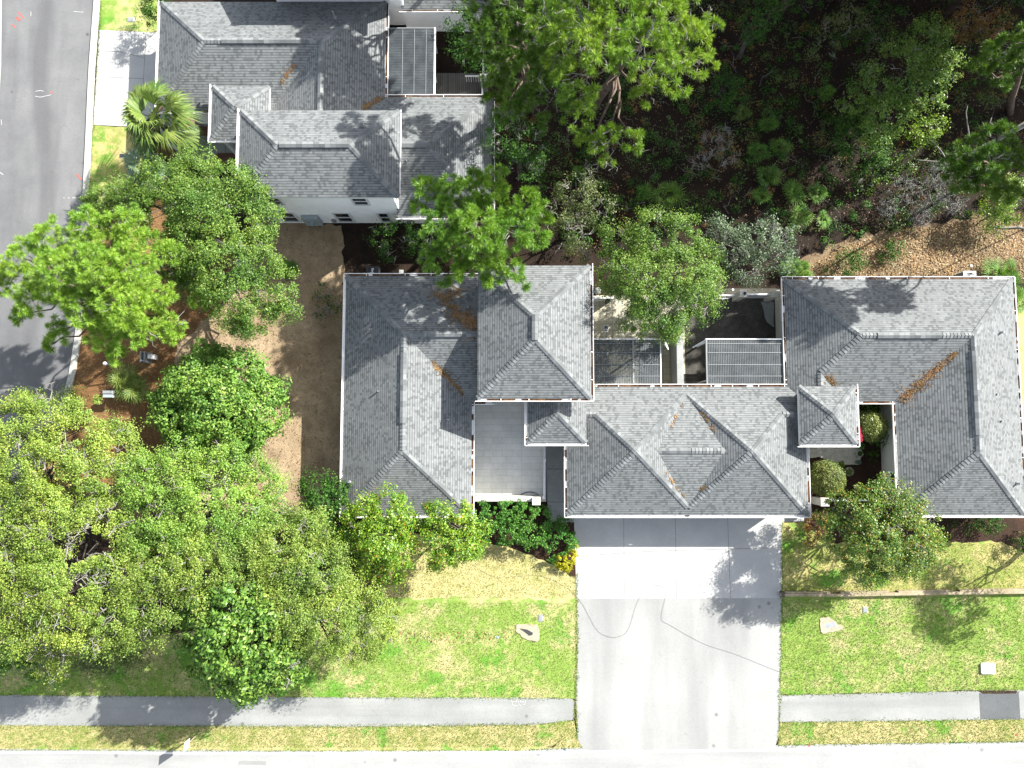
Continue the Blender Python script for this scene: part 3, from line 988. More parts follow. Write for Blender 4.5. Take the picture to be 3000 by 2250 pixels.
# garage, eastern half
gx1 = 17.87
hipR = (gx1 - W2, gyN - W2, zl)
SB, = ((gap2 - sx, GY, zs),)
f = [[(gx1, gyS, Z1), (gx1, gyN - 2 * W2, Z1), hipR, ap2],
     [(gm, gyS, Z1), (gx1, gyS, Z1), ap2, S1],
     [(gm, gyN, Z1), N1, ap2, hipR, (lx, gyN - W2, zl), (cx0, gyN, Z1)],
     [hipR, (gx1, gyN - 2 * W2, Z1), (ce, gyN - 2 * W2, Z1), (lx, gyN - W2, zl)],
     [ap2, SB, N1], [ap2, S1, SB], [SB, SM, N1], [SB, S1, SM]]
roof("garage_roof", f, HC)
fascia(HC, [(gm + .004, gyS), (gx1, gyS), (gx1, gyN - 2 * W2), (cx0 - .01, gyN - 2 * W2), (cx0 - .01, gyN), (gm + .004, gyN)], Z1)
walls(HC, [(gm + .01, gyS + .38), (gx1 - .38, gyS + .38), (gx1 - .38, -.1), (cx0 - .1, -.1), (cx0 - .1, gyN - .38), (gm + .01, gyN - .38)], 0, Z1 - .19, M['stucco'], "garage_wall")
gutter(HC, (gx1, gyS), (gx1, gyN - 2 * W2), (1, 0), Z1, .5, 31)
gutter(HC, (gm + .14, gyS), (gx1, gyS), (0, -1), Z1, 0, 32)
gutter(HC, (gm + .14, gyN), (cx0 - .14, gyN), (0, 1), Z1, .85, 33)
m = MB()
for i in range(4):
    m.bbox(11.8, 16.6, gyS + .35, gyS + .379, .03 + i * .53, .03 + i * .53 + .51, .01)
obj("garage_door", m, M['whitewood'], HC)
window(HC, (cx0 + .40, 8.0), (0, 1), (-1, 0), .95, 1.15, 1.25, 'v')
window(HC, (cxi + .40, -2.7), (0, 1), (-1, 0), 1.0, 1.2, 1.15, 'v')
window(HC, (22.6, cyi + .40), (1, 0), (0, -1), 1.1, 1.2, 1.0, 'v')
for (px, py, z) in ((2938, 973, 3.4), (2920, 1155, 3.5), (2934, 1234, 3.4), (2986, 1417, 3.1)):
    pipe_vent(HC, px, py, z)
pr = patio_roof(HC, 11.98, 16.62, 3.26, 6.0, 2.58, 'y', (3.75, 4.45, 5.2, 5.75), ((12.05, 5.9), (12.05, 3.5)))
obj("front_gutter", MB().box(11.92, 16.62, 6.0, 6.07, 2.46, 2.62), M['white'], pr)
obj("side_rail", MB().box(11.92, 11.98, 3.26, 5.99, 2.48, 2.62), M['greymetal'], pr)
b = MB().bar((11.95, 6.0, 2.5), (11.3, 5.6, 1.9), .08, .06)
obj("brace", b, M['whitewood'], pr)

# ---- House at the top left
HA = thing("house", "white-sided two-storey house with two rows of dark windows and a corrugated porch roof", "house", (-12.0, 19.0, 0))
ax0, ax1, ayS, ayN = -22.36, -8.0, 20.49, 27.66
ah = (ayN - ayS) / 2
zr = Z1 + ah * K
ayr = ayS + ah
wx = -1.25
wyN, wyS = 21.40, 13.70
wh = (wyN - wyS) / 2
jx = ax1 - ah                           # N-S ridge
wyr = wyS + wh
zw = Z1 + wh * K
fW = (ax0 + ah, ayr, zr)
fE = (jx, ayr, zr)
# where the ridge of the N-S leg runs out over the lower wing
f = [[(ax0, ayS, Z1), fW, (ax0, ayN, Z1)],
     [(ax0, ayN, Z1), fW, fE, (ax1, ayN, Z1)],
     [(ax0, ayS, Z1), (jx - ah, ayS, Z1), fE, fW],
     [(ax1, ayN, Z1), fE, (jx, 17.6, zr), (ax1, 17.6 + ah, Z1)],
     [fE, (jx - ah, ayS, Z1), (jx - ah, 17.6, Z1), (jx, 17.6, zr)]]
# trim the E plane at the valley with the wing
f[3] = [(ax1, ayN, Z1), fE, (jx, wyN - ah, zr), (ax1, wyN, Z1)]
f[4] = [fE, (jx - ah, ayS, Z1), (jx - ah, wyN - ah, Z1), (jx, wyN - ah, zr)]
roof("roof", f, HA, vents=[((fW[0] + 1.1, ayr, zr), (fE[0] - .9, ayr, zr)), ((jx, 18.2, zr), (jx, ayr - .7, zr))])
AP = [(ax0, ayS), (-16.2, ayS), (-16.2, 15.0), (-9.0, 15.0), (-9.0, wyN), (ax1, wyN), (ax1, ayN), (ax0, ayN)]
AP2 = [(ax0, ayS), (ax1, ayS), (ax1, ayN), (ax0, ayN)]
fascia(HA, AP2, Z1)
walls(HA, inset(AP2, .40), 0, Z1 - .19, M['siding_white'])
gutter(HA, (ax0, ayN), (ax0, ayS), (-1, 0), Z1)
gutter(HA, (ax0, ayS), (-15.0, ayS), (0, -1), Z1, .4, 41)
gutter(HA, (ax1, wyN + .14), (ax1, ayN), (1, 0), Z1, .9, 42)
# low wing on the east
wE = (wx - wh, wyr, zw)
f = [[(ax1, wyN, Z1), (wx, wyN, Z1), wE, (jx - .1, wyr, zw), (jx - .1, wyN - ah + .0, Z1 + (ah) * K)],
     [(wx, wyN, Z1), (wx, wyS, Z1), wE],
     [(wx, wyS, Z1), (-7.4, wyS, Z1), (-7.4, wyr, zw), wE]]
f[0] = [(ax1, wyN, Z1), (wx, wyN, Z1), wE, (ax1 - wh, wyr, zw)]
f[2] = [(wx, wyS, Z1), (-7.15, wyS, Z1), (-7.15, wyr, zw), wE]
roof("wing_roof", f, HA)
cpv = MB()
obj("ridge_cap", MB().add([(-7.1, wyr, zw + .06), (wE[0], wyr, zw + .06), (wE[0], wyr + .2, zw - .03), (-7.1, wyr + .2, zw - .03), (wE[0], wyr - .2, zw - .03), (-7.1, wyr - .2, zw - .03)], [(0, 1, 2, 3), (1, 0, 5, 4)]), M['cap'], HA)
WP = [(-7.15, wyS), (wx, wyS), (wx, wyN), (-7.15, wyN)]
fascia(HA, WP, Z1)
walls(HA, [(-7.0, wyS + .40), (wx - .4, wyS + .40), (wx - .4, wyN - .4), (-7.0, wyN - .4)], 0, Z1 - .19, M['siding_white'], "wing_wall")
gutter(HA, (-7.1, wyS), (wx, wyS), (0, -1), Z1, .4, 43)
gutter(HA, (wx, wyS), (wx, wyN), (1, 0), Z1, .9, 44)
gutter(HA, (ax1 + .14, wyN), (wx, wyN), (0, 1), Z1, .9, 45)
# upper storey block
vx0, vx1, vy0, vy1 = -15.98, -6.60, 13.96, 19.20
f, A, B_ = hip(vx0, vx1, vy0, vy1, Z2, K)
roof("upper_roof", f, HA, vents=[(np.array(A) + (.15, 0, 0), np.array(B_) + (-.1, 0, 0))])
VP = [(vx0, vy0), (vx1, vy0), (vx1, vy1), (vx0, vy1)]
fascia(HA, VP, Z2)
uw = [(vx0 + .18, vy0 + .16), (vx1 - .42, vy0 + .16), (vx1 - .42, vy1 - .2), (vx0 + .18, vy1 - .2)]
walls(HA, uw, 0, Z2 - .19, M['siding_white'], "upper_wall")
gutter(HA, (vx0, vy1), (vx0, vy0), (-1, 0), Z2, lip=.06)
gutter(HA, (vx1, vy0), (vx1, vy1), (1, 0), Z2, lip=.03, width=.05)
wy_ = vy0 + .16


def on_wall(px0, px1, py_top, py_bot):
    """x range and heights of an opening in the south wall, read off the photograph"""
    def zfor(py):
        lo, hi = 0.0, 6.0
        for _ in range(40):
            mid = (lo + hi) / 2
            if at(1000, py, mid)[1] > wy_: lo = mid
            else: hi = mid
        return lo
    zb, zt = zfor(py_bot), zfor(py_top)
    return at(px0, py_bot, zb)[0], at(px1, py_bot, zb)[0], zb, zt


for q in ((792, 830, 580, 597), (1042, 1080, 580, 598), (835, 878, 623, 647), (997, 1036, 624, 648), (1122, 1146, 624, 648)):
    x0, x1, zb, zt = on_wall(*q)
    window(HA, ((x0 + x1) / 2, wy_), (1, 0), (0, -1), x1 - x0, zt - zb, zb, 'h')
x0, x1, zb, zt = on_wall(905, 951, 633, 655)
obj("meter_cabinet", MB().box(x0, x1, wy_ - .30, wy_ - .003, .35, 1.75).box(x0 + .25, x1 - .35, wy_ - .38, wy_ - .301, .7, 1.3).lathe(((x0 + x1) / 2, wy_ - .40), [(.0, .22), (.09, .20), (.11, .1), (.11, .0)], 14, 1.0), M['bluegrey'], HA)
x0, x1, zb, zt = on_wall(980, 991, 648, 653)
obj("meter_box", MB().box(x0, x1, wy_ - .12, wy_ - .003, .45, .9), M['greymetal'], HA)
# porch roof at the entry
qx0, qx1, qy0, qy1 = -18.38, -14.87, 18.11, 21.5
f, A, B_ = hip(qx0, qx1, qy0, qy1, ZP, .50)
roof("porch_roof", f, HA)
fascia(HA, [(qx0, qy0), (qx1, qy0), (qx1, qy1), (qx0, qy1)], ZP)
walls(HA, inset([(qx0, qy0), (qx1, qy0), (qx1, qy1), (qx0, qy1)], .4), 2.75, ZP - .19, M['siding_white'], "porch_wall")
gutter(HA, (qx0, qy1), (qx0, qy0), (-1, 0), ZP)
gutter(HA, (qx0, qy0), (-16.1, qy0), (0, -1), ZP)
obj("porch_column", MB().bbox(qx0 + .3, qx0 + .56, qy0 + .3, qy0 + .56, 0, 2.76), M['whitewood'], HA)
for (px, py, z, h) in ((977, 40, 3.9, .6), (1060, 362, 6.3, .35), (1193, 465, 4.3, .3), (1260, 540, 3.6, .25)):
    pipe_vent(HA, px, py, z, h)
pr = patio_roof(HA, -7.84, -4.95, 21.6, 25.95, 2.58, 'x', (-6.95, -6.2, -5.45), ((-5.05, 25.8), (-5.05, 23.6), (-5.05, 21.8)))
obj("front_gutter", MB().box(-4.95, -4.86, 21.56, 26.0, 2.44, 2.63), M['white'], pr)
obj("side_rail", MB().box(-7.84, -4.96, 25.95, 26.0, 2.50, 2.62), M['greymetal'], pr)

# ---- House beyond the top edge
HD = thing("house", "white-sided house at the top edge with only its side wall and low eave in view", "house", (-8.0, 29.0, 0))
walls(HD, [(-15.0, 27.75), (-7.05, 27.75), (-7.05, 27.35), (-6.9, 27.35), (-6.9, 33.0), (-15.0, 33.0)], 0, 5.3, M['siding_white'])
walls(HD, [(-6.89, 27.30), (-1.4, 27.30), (-1.4, 34), (-6.89, 34)], 0, 2.52, M['siding_white'], "wing_wall")
fascia(HD, [(-7.0, 27.16), (-1.1, 27.16), (-1.1, 34.4), (-7.0, 34.4)], Z1)
roof("wing_roof", [[(-7.05, 27.16, Z1), (-1.1, 27.16, Z1), (-4.7, 30.78, Z1 + 1.78), (-7.05, 30.78, Z1 + 1.78)], [(-1.1, 27.16, Z1), (-1.1, 34.4, Z1), (-4.7, 30.78, Z1 + 1.78)], [(-1.1, 34.4, Z1), (-7.05, 34.4, Z1), (-7.05, 30.78, Z1 + 1.78), (-4.7, 30.78, Z1 + 1.78)]], HD)
gutter(HD, (-7.05, 27.16), (-1.1, 27.16), (0, -1), Z1, .8, 51)
f, A, B_ = hip(-15.3, -6.6, 26.8, 33.3, Z2, K)
roof("upper_roof", f, HD)
fascia(HD, [(-15.3, 26.8), (-6.6, 26.8), (-6.6, 33.3), (-15.3, 33.3)], Z2)

# ------------------------------------------------------------------ plants
LS = {}
LS['live_oak'] = leaf_mat("live_oak_leaves", [(0, (0.095, 0.157, 0.024)), (.3, (0.165, 0.250, 0.036)), (.65, (0.237, 0.326, 0.055)), (.95, (0.315, 0.378, 0.090)), (1, (0.287, 0.210, 0.072))], .5, .3, .34, (1.3, 1.25, .45))
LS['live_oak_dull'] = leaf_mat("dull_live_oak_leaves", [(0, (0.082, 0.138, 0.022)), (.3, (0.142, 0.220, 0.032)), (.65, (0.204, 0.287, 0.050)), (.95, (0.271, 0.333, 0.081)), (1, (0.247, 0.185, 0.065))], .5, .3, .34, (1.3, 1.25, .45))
LS['live_oak_fresh'] = leaf_mat("fresh_live_oak_leaves", [(0, (0.080, 0.157, 0.023)), (.3, (0.139, 0.250, 0.034)), (.65, (0.199, 0.326, 0.052)), (.95, (0.265, 0.378, 0.085)), (1, (0.241, 0.210, 0.068))], .5, .3, .34, (1.3, 1.25, .45))
LS['laurel'] = leaf_mat("laurel_oak_leaves", [(0, (0.047, 0.106, 0.017)), (.4, (0.090, 0.175, 0.025)), (.8, (0.151, 0.239, 0.038)), (1, (0.224, 0.276, 0.063))], .48, .3, .30, (1.3, 1.3, .45))
LS['magnolia'] = leaf_mat("glossy_leaves", [(0, (0.047, 0.107, 0.016)), (.4, (0.095, 0.189, 0.028)), (.8, (0.155, 0.260, 0.046)), (1, (0.230, 0.316, 0.069))], .42, .3, .28, (1.2, 1.4, .4))
LS['round'] = leaf_mat("round_tree_leaves", [(0, (0.052, 0.122, 0.018)), (.4, (0.104, 0.209, 0.032)), (.8, (0.169, 0.281, 0.052)), (1, (0.260, 0.347, 0.081))], .48, .25, .30, (1.2, 1.4, .4))
LS['autumn'] = leaf_mat("turning_leaves", [(0, (0.070, 0.160, 0.014)), (.4, (0.130, 0.255, 0.018)), (.8, (0.215, 0.330, 0.026)), (.96, (0.29, 0.32, 0.03)), (.985, (0.36, 0.20, 0.03)), (1, (0.40, 0.17, 0.03))], .42, .45, .34, (1.3, 1.3, .4))
LS['autumn2'] = leaf_mat("thin_turning_leaves", [(0, (0.045, 0.110, 0.014)), (.4, (0.095, 0.180, 0.022)), (.78, (0.160, 0.235, 0.034)), (.9, (0.23, 0.24, 0.04)), (.975, (0.33, 0.18, 0.03)), (1, (0.30, 0.13, 0.03))], .42, .45, .32, (1.3, 1.3, .4))
LS['olive'] = leaf_mat("olive_leaves", [(0, (0.040, 0.068, 0.018)), (.5, (0.085, 0.120, 0.030)), (.9, (0.140, 0.170, 0.055)), (1, (0.20, 0.19, 0.09))], .5, .35, .3)
LS['greygreen'] = leaf_mat("grey_green_leaves", [(0, (0.045, 0.080, 0.040)), (.5, (0.085, 0.130, 0.065)), (1, (0.17, 0.21, 0.13))], .5, .35, .25, (1.1, 1.2, .8))
LS['dark'] = leaf_mat("dark_leaves", [(0, (0.014, 0.048, 0.010)), (.5, (0.034, 0.090, 0.014)), (.9, (0.066, 0.138, 0.022)), (1, (0.108, 0.180, 0.036))], .55, .12, .25)
LS['hedge'] = leaf_mat("hedge_leaves", [(0, (0.028, 0.095, 0.014)), (.5, (0.062, 0.175, 0.026)), (.9, (0.115, 0.245, 0.046)), (1, (0.20, 0.31, 0.11))], .55, .12, .25)
LS['yellow'] = leaf_mat("yellow_leaves", [(0, (0.240, 0.240, 0.012)), (.5, (0.440, 0.400, 0.012)), (1, (0.544, 0.496, 0.024))], .5, .3, .35, (1.1, 1.1, .3))
LS['clipped'] = leaf_mat("clipped_leaves", [(0, (0.060, 0.095, 0.016)), (.5, (0.130, 0.170, 0.034)), (.9, (0.190, 0.220, 0.055)), (1, (0.26, 0.24, 0.08))], .45, .4, .25)
LS['lime'] = leaf_mat("lime_leaves", [(0, (0.06, 0.12, 0.01)), (.5, (0.13, 0.22, 0.016)), (1, (0.22, 0.31, 0.03))], .45, .4, .35, (1.3, 1.3, .4))
LS['brown'] = leaf_mat("brown_leaves", [(0, (0.11, 0.055, 0.018)), (.5, (0.20, 0.11, 0.035)), (1, (0.30, 0.19, 0.07))], .7, .2, .2, (1.2, 1, .7))
LS['pine'] = leaf_mat("bright_pine_needles", [(0, (0.120, 0.234, 0.025)), (.5, (0.203, 0.347, 0.037)), (.92, (0.279, 0.418, 0.059)), (1, (0.347, 0.391, 0.099))], .45, .35, .30, (1.2, 1.2, .4), .35)
LS['pine_mid'] = leaf_mat("pine_needles", [(0, (0.072, 0.165, 0.018)), (.5, (0.132, 0.270, 0.026)), (.92, (0.209, 0.347, 0.044)), (1, (0.286, 0.341, 0.066))], .45, .35, .30, (1.2, 1.2, .4), .35)
LS['pine_mid2'] = leaf_mat("tall_pine_needles", [(0, (0.095, 0.180, 0.018)), (.5, (0.160, 0.275, 0.026)), (.92, (0.230, 0.335, 0.042)), (1, (0.30, 0.33, 0.07))], .45, .3, .30, (1.2, 1.2, .4), .35)
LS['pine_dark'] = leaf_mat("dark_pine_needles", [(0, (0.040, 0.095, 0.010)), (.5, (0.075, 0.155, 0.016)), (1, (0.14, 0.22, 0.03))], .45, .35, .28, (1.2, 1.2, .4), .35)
LS['palm'] = leaf_mat("palm_fronds", [(0, (0.055, 0.105, 0.020)), (.5, (0.110, 0.165, 0.033)), (1, (0.182, 0.226, 0.061))], .5, .25, .25, (1.2, 1.2, .5))
LS['palm_blue'] = leaf_mat("blue_palm_fronds", [(0, (0.090, 0.150, 0.080)), (.5, (0.150, 0.220, 0.130)), (1, (0.23, 0.29, 0.19))], .4, .45, .2, (1.1, 1.1, .8))
LS['palmetto'] = leaf_mat("palmetto_fronds", [(0, (0.045, 0.112, 0.018)), (.5, (0.090, 0.180, 0.030)), (1, (0.165, 0.262, 0.053))], .55, .12, .25)
LS['brownfrond'] = leaf_mat("dry_fronds", [(0, (0.096, 0.060, 0.030)), (1, (0.180, 0.132, 0.072))], .7, .2, .15)
LS['dry'] = leaf_mat("dry_leaves", [(0, (0.150, 0.076, 0.028)), (.5, (0.272, 0.167, 0.074)), (.85, (0.374, 0.274, 0.147)), (1, (0.422, 0.365, 0.258))], .7, .25, .15, (1.1, 1, .7))
LS['dry_grey'] = leaf_mat("grey_dry_leaves", [(0, (0.096, 0.060, 0.032)), (.5, (0.192, 0.132, 0.076)), (1, (0.336, 0.264, 0.168))], .7, .25, .1, (1.1, 1, .7))
LS['grass'] = leaf_mat("grass_blades", [(0, (0.075, 0.130, 0.022)), (.5, (0.125, 0.175, 0.035)), (.8, (0.175, 0.19, 0.06)), (1, (0.24, 0.215, 0.10))], .6, .2, .25)


def unit(v):
    return v / (np.linalg.norm(v, axis=-1, keepdims=True) + 1e-9)


def rand_dirs(n, rng):
    return unit(rng.normal(size=(n, 3)))


def leaves_at(c, nrm, size, rng, aspect=.5, spread=.9, fold=.15):
    """pointed four-cornered leaves at points c, roughly facing nrm"""
    n = len(c)
    nn = unit(nrm + spread * rng.normal(size=(n, 3)) * .6)
    a = unit(np.cross(nn, rng.normal(size=(n, 3))))
    b = np.cross(nn, a)
    L = (size * rng.uniform(.65, 1.35, size=(n, 1)))
    W = L * aspect
    v = np.empty((n, 4, 3))
    v[:, 0] = c - a * L * .5
    v[:, 1] = c + b * W * .5 - a * L * .05 + nn * L * fold
    v[:, 2] = c + a * L * .5
    v[:, 3] = c - b * W * .5 - a * L * .05 + nn * L * fold
    return v.reshape(-1, 3)


def lobe_points(lobes, dens, rng, low=-.25, inner=.25, jit=.19):
    """clump centres on the joint outer shell of the lobes (x, y, z, r, flatness)"""
    cs, ns = [], []
    for i, (x, y, z, r, fl) in enumerate(lobes):
        n = max(4, int(dens * r * r))
        d = rand_dirs(n * 2, rng)
        d = d[d[:, 2] > low][:n]
        rad = r * (1 - inner * rng.random((len(d), 1)) ** 1.5) * rng.uniform(.97 - jit, .97 + jit, size=(len(d), 1))
        p = d * rad * np.array((1, 1, fl)) + np.array((x, y, z))
        keep = np.ones(len(p), bool)
        for j, (x2, y2, z2, r2, f2) in enumerate(lobes):
            if j == i: continue
            q = (p - np.array((x2, y2, z2))) / np.array((1, 1, f2))
            keep &= np.linalg.norm(q, axis=1) > r2 * .72
        cs.append(p[keep])
        ns.append(unit(d[keep] * np.array((1, 1, 1 / fl))))
    return np.concatenate(cs), np.concatenate(ns)


def crown_cards(lobes, rng, dens=9, per=60, clump_r=.36, leaf=.15, aspect=.5, low=-.25, inner=.3, up=.6, gaps=2.5, jit=.19):
    dens *= 3.0
    c, n = lobe_points(lobes, dens, rng, low, inner, jit)
    ph = rng.uniform(0, 6.28, size=(6, 3))
    fr = rng.normal(size=(6, 3)) * 1.5
    fld = sum(np.sin(c @ fr[i] + ph[i, 0]) for i in range(6))
    keep = fld > -gaps
    c, n = c[keep], n[keep]
    m = len(c)
    cr = clump_r * rng.uniform(.45, 1.6, size=(m, 1, 1))
    d = rand_dirs(m * per, rng).reshape(m, per, 3)
    d = d + n[:, None, :] * .55
    pos = c[:, None, :] + d * cr * rng.uniform(.35, 1.0, size=(m, per, 1)) * np.array((1, 1, .75))
    nr = unit(d * .6 + n[:, None, :] * .4 + np.array((0, 0, up)))
    return leaves_at(pos.reshape(-1, 3), nr.reshape(-1, 3), leaf, rng, aspect)


def px_lobes(L, fl=.85):
    out = []
    for q in L:
        px, py, z, r = q[:4]
        x, y = at(px, py, z)
        out.append((x, y, z, r, q[4] if len(q) > 4 else fl))
    return out


def wiggle(a, b, rng, amt=.12, n=5):
    a, b = np.array(a, float), np.array(b, float)
    L = np.linalg.norm(b - a)
    pts = []
    for i in range(n + 1):
        t = i / n
        o = rng.normal(size=3) * amt * L * math.sin(math.pi * t) * .6
        pts.append(a + (b - a) * t + o)
    return pts


def trunk_limbs(lobes, base, r0, rng, twigs=0, limb_to=1.0):
    """trunk with limbs to each lobe; returns (trunk mesh, twig mesh)"""
    m, tw = MB(), MB()
    base = np.array(base, float)
    cx = np.mean([l[0] for l in lobes])
    cy = np.mean([l[1] for l in lobes])
    zmin = min(l[2] for l in lobes)
    fork = np.array((base[0] * .6 + cx * .4, base[1] * .6 + cy * .4, max(.5, zmin * .5)))
    m.tube(wiggle(base - (0, 0, .1), fork, rng, .06, 4), [r0 * 1.25, r0, r0 * .92, r0 * .88, r0 * .8], 9)
    for (x, y, z, r, fl) in lobes:
        e = np.array((x, y, z + r * .1 * limb_to))
        p = wiggle(fork, e, rng, .16, 5)
        m.tube(p, [r0 * .40 * (1 - .8 * i / 5) for i in range(6)], 6)
        for k in range(3):
            d = rand_dirs(1, rng)[0]
            d[2] = abs(d[2]) * .5
            q = e + d * r * .8 * np.array((1, 1, fl))
            m.tube(wiggle(p[3], q, rng, .2, 3), [r0 * .2, r0 * .14, r0 * .09, r0 * .05], 5)
        for k in range(twigs):
            d = rand_dirs(1, rng)[0]
            d[2] = abs(d[2]) * .8 + .15
            d = d / np.linalg.norm(d)
            a = np.array((x, y, z)) + d * r * np.array((1, 1, fl)) * .72
            side = rand_dirs(1, rng)[0]
            side[2] *= .3
            q = a + d * r * .28 * np.array((1, 1, fl)) + side * r * .42
            pts = wiggle(a, q, rng, .25, 4)
            tw.tube(pts, [.034, .028, .021, .014, .008], 4)
            for h in range(2):
                b0 = pts[2 + h]
                tw.tube([b0, b0 + rand_dirs(1, rng)[0] * .28 + (0, 0, .08), b0 + rand_dirs(1, rng)[0] * .35 + (0, 0, .1)], [.016, .012, .007], 4)
    return m, tw


def broad_tree(name, label, cat, L, mat, base=None, group=None, seed=0, trunk_r=.16, twigs=0, fl=.85, **kw):
    """tree or shrub with a leafy crown over lobes given as (photo x, photo y, height, radius)"""
    rng = np.random.default_rng(1000 + seed)
    lobes = px_lobes(L, fl)
    if base is None:
        base = (np.mean([l[0] for l in lobes]), np.mean([l[1] for l in lobes]))
    t = thing(name, label, cat, (base[0], base[1], 0), group)
    tr, tw = trunk_limbs(lobes, (base[0], base[1], 0), trunk_r, rng, twigs)
    obj("trunk", tr, M['bark'], t, smooth=True)
    if tw.v:
        tag(obj("twigs", tw, M['twig'], t), kind="stuff")
    cards("crown", crown_cards(lobes, rng, **kw), 4, LS[mat], t)
    return t


def needle_tufts(c, d, rng, n=110, L=.34, w=.010):
    """pine tufts: bursts of long needles round directions d"""
    m = len(c)
    sp = rng.uniform(.75, 1.15, size=(m, 1, 1))
    dd = unit(d[:, None, :] * .62 + rand_dirs(m * n, rng).reshape(m, n, 3) * sp)
    ln = L * rng.uniform(.8, 1.1, size=(m, n, 1)) * rng.uniform(.8, 1.2, size=(m, 1, 1))
    side = unit(np.cross(dd, rng.normal(size=(m, n, 3)))) * w
    a = c[:, None, :] - d[:, None, :] * .10 * rng.random((m, n, 1))
    tip = a + dd * ln - np.array((0, 0, 1)) * ln * .12
    mid = a + dd * ln * .55
    v = np.empty((m, n, 4, 3))
    v[:, :, 0] = a
    v[:, :, 1] = mid + side
    v[:, :, 2] = tip
    v[:, :, 3] = mid - side
    return v.reshape(-1, 3)


def pine(name, label, L, mat, base, group=None, seed=0, dens=26, trunk_r=.2, n=110, nl=.34, w=.011, low=-.35, twigs=2, shell=.55, fl=.6):
    rng = np.random.default_rng(3000 + seed)
    lobes = px_lobes(L, fl)
    t = thing(name, label, "tree", (base[0], base[1], 0), group)
    top = max(l[2] for l in lobes)
    m = MB()
    cx, cy = np.mean([l[0] for l in lobes]), np.mean([l[1] for l in lobes])
    stem = [np.array((base[0], base[1], -.1))] + [np.array((base[0] + (cx - base[0]) * s, base[1] + (cy - base[1]) * s, top * s)) + rng.normal(size=3) * .08 for s in (.25, .5, .75, 1.0)]
    m.tube(stem, [trunk_r * 1.2, trunk_r, trunk_r * .8, trunk_r * .55, trunk_r * .2], 9)
    cs, ds, tips = [], [], []
    tw = MB()
    for (x, y, z, r, f_) in lobes:
        s = min(.97, max(.35, (z - .35 * r) / top - .06))
        k = min(3, int(s / .25))
        a = stem[0] + (stem[-1] - stem[0]) * s
        e = np.array((x, y, z))
        p = wiggle(a, e, rng, .10, 4)
        m.tube(p, [.085, .07, .055, .042, .03], 6)
        nt = int(dens * 1.0 * r * r) + 2
        d = rand_dirs(nt * 3, rng)
        d = d[d[:, 2] > low][:nt]
        rad = r * (1 - shell * rng.random((len(d), 1)))
        c = e + d * rad * np.array((1, 1, f_))
        cs.append(c)
        ds.append(unit(d + np.array((0, 0, .55)) + (e - a) / (np.linalg.norm(e - a) + .1) * .25))
        nb = max(3, int(len(c) * .28))
        for i in rng.choice(len(c), nb, replace=False):
            j = e + (c[i] - e) * .15 + (a - e) * rng.uniform(.0, .25)
            tw.tube(wiggle(j, c[i], rng, .14, 3), [.026, .020, .014, .009], 4)
        for i in range(twigs):
            dd = rand_dirs(1, rng)[0]
            dd[2] = abs(dd[2]) * .4
            q0 = e + dd * r * .4 * np.array((1, 1, f_))
            tw.tube(wiggle(q0, q0 + dd * r * .7 + rand_dirs(1, rng)[0] * .4, rng, .3, 4), [.03, .025, .018, .012, .006], 4)
    obj("trunk", m, M['pinebark'], t, smooth=True)
    tag(obj("branches", tw, M['twig'], t), kind="stuff")
    cards("crown", needle_tufts(np.concatenate(cs), np.concatenate(ds), rng, n, nl, w), 4, LS[mat], t)
    return t


def fan_frond(o, d, up, r, rng, seg=26, spread=2.5, droop=.35, w=.035):
    """one fan-shaped palm leaf: narrow folded blades radiating from the stalk's end"""
    d = unit(np.array(d, float))
    side = unit(np.cross(d, up))
    nn = np.cross(side, d)
    ang = np.linspace(-spread / 2, spread / 2, seg) + rng.normal(size=seg) * .03
    out = []
    for a in ang:
        v = d * math.cos(a) + side * math.sin(a)
        l = r * (1 - .22 * abs(a) / (spread / 2)) * rng.uniform(.9, 1.06)
        s = unit(np.cross(v, nn)) * w
        m_ = o + v * l * .55 + nn * .04 * r
        tip = o + v * l * .98 - np.array((0, 0, 1)) * droop * l * rng.uniform(.6, 1.2)
        out.append([o, m_ + s, tip, m_ - s])
    return np.array(out).reshape(-1, 3)


def fan_palm(name, label, c, h, rad, nfr, mat, seed=0, trunk=True, fr=.75, group=None, droop=.35, cat="palm", el=(-.35, 1.2), dry=3, w=.035, trunk_base=None):
    rng = np.random.default_rng(5000 + seed)
    c = np.array((c[0], c[1], h))
    b = np.array((c[0], c[1], 0.0)) if trunk_base is None else np.array((trunk_base[0], trunk_base[1], 0.0))
    t = thing(name, label, cat, tuple(b), group)
    stalk = MB()
    fr_v, dry_v = [], []
    for i in range(nfr + dry):
        az = i * 2.39996 + rng.normal() * .2
        e = el[0] + (el[1] - el[0]) * ((i + .5) / (nfr + dry)) + rng.normal() * .12
        if i < dry: e = el[0] - .25
        d = np.array((math.cos(az) * math.cos(e), math.sin(az) * math.cos(e), math.sin(e)))
        sl = rad * (1 - fr) * rng.uniform(.85, 1.15) * 1.3
        mid = c + d * sl
        dd = unit(d - np.array((0, 0, .45)) * (1 - max(0, e)) * .6)
        stalk.tube([c + d * .04, c + d * sl * .6 + (0, 0, .03), mid], [.025, .018, .013], 4)
        up = np.array((0, 0, 1.0)) if abs(dd[2]) < .9 else np.array((math.cos(az), math.sin(az), 0))
        (dry_v if i < dry else fr_v).append(fan_frond(mid, dd, up, rad * fr * rng.uniform(.85, 1.1), rng, droop=droop, w=w))
    if trunk:
        m = MB()
        n = 7
        pts = [b + (c - b) * i / n for i in range(n + 1)]
        m.tube(pts, [.19 + .02 * (i % 2) for i in range(n + 1)], 10)
        obj("trunk", m, M['bark'], t)
    obj("stalks", stalk, LS[mat], t)
    cards("fronds", np.concatenate(fr_v), 4, LS[mat], t)
    if dry:
        cards("dry_fronds", np.concatenate(dry_v), 4, LS['brownfrond'], t)
    return t


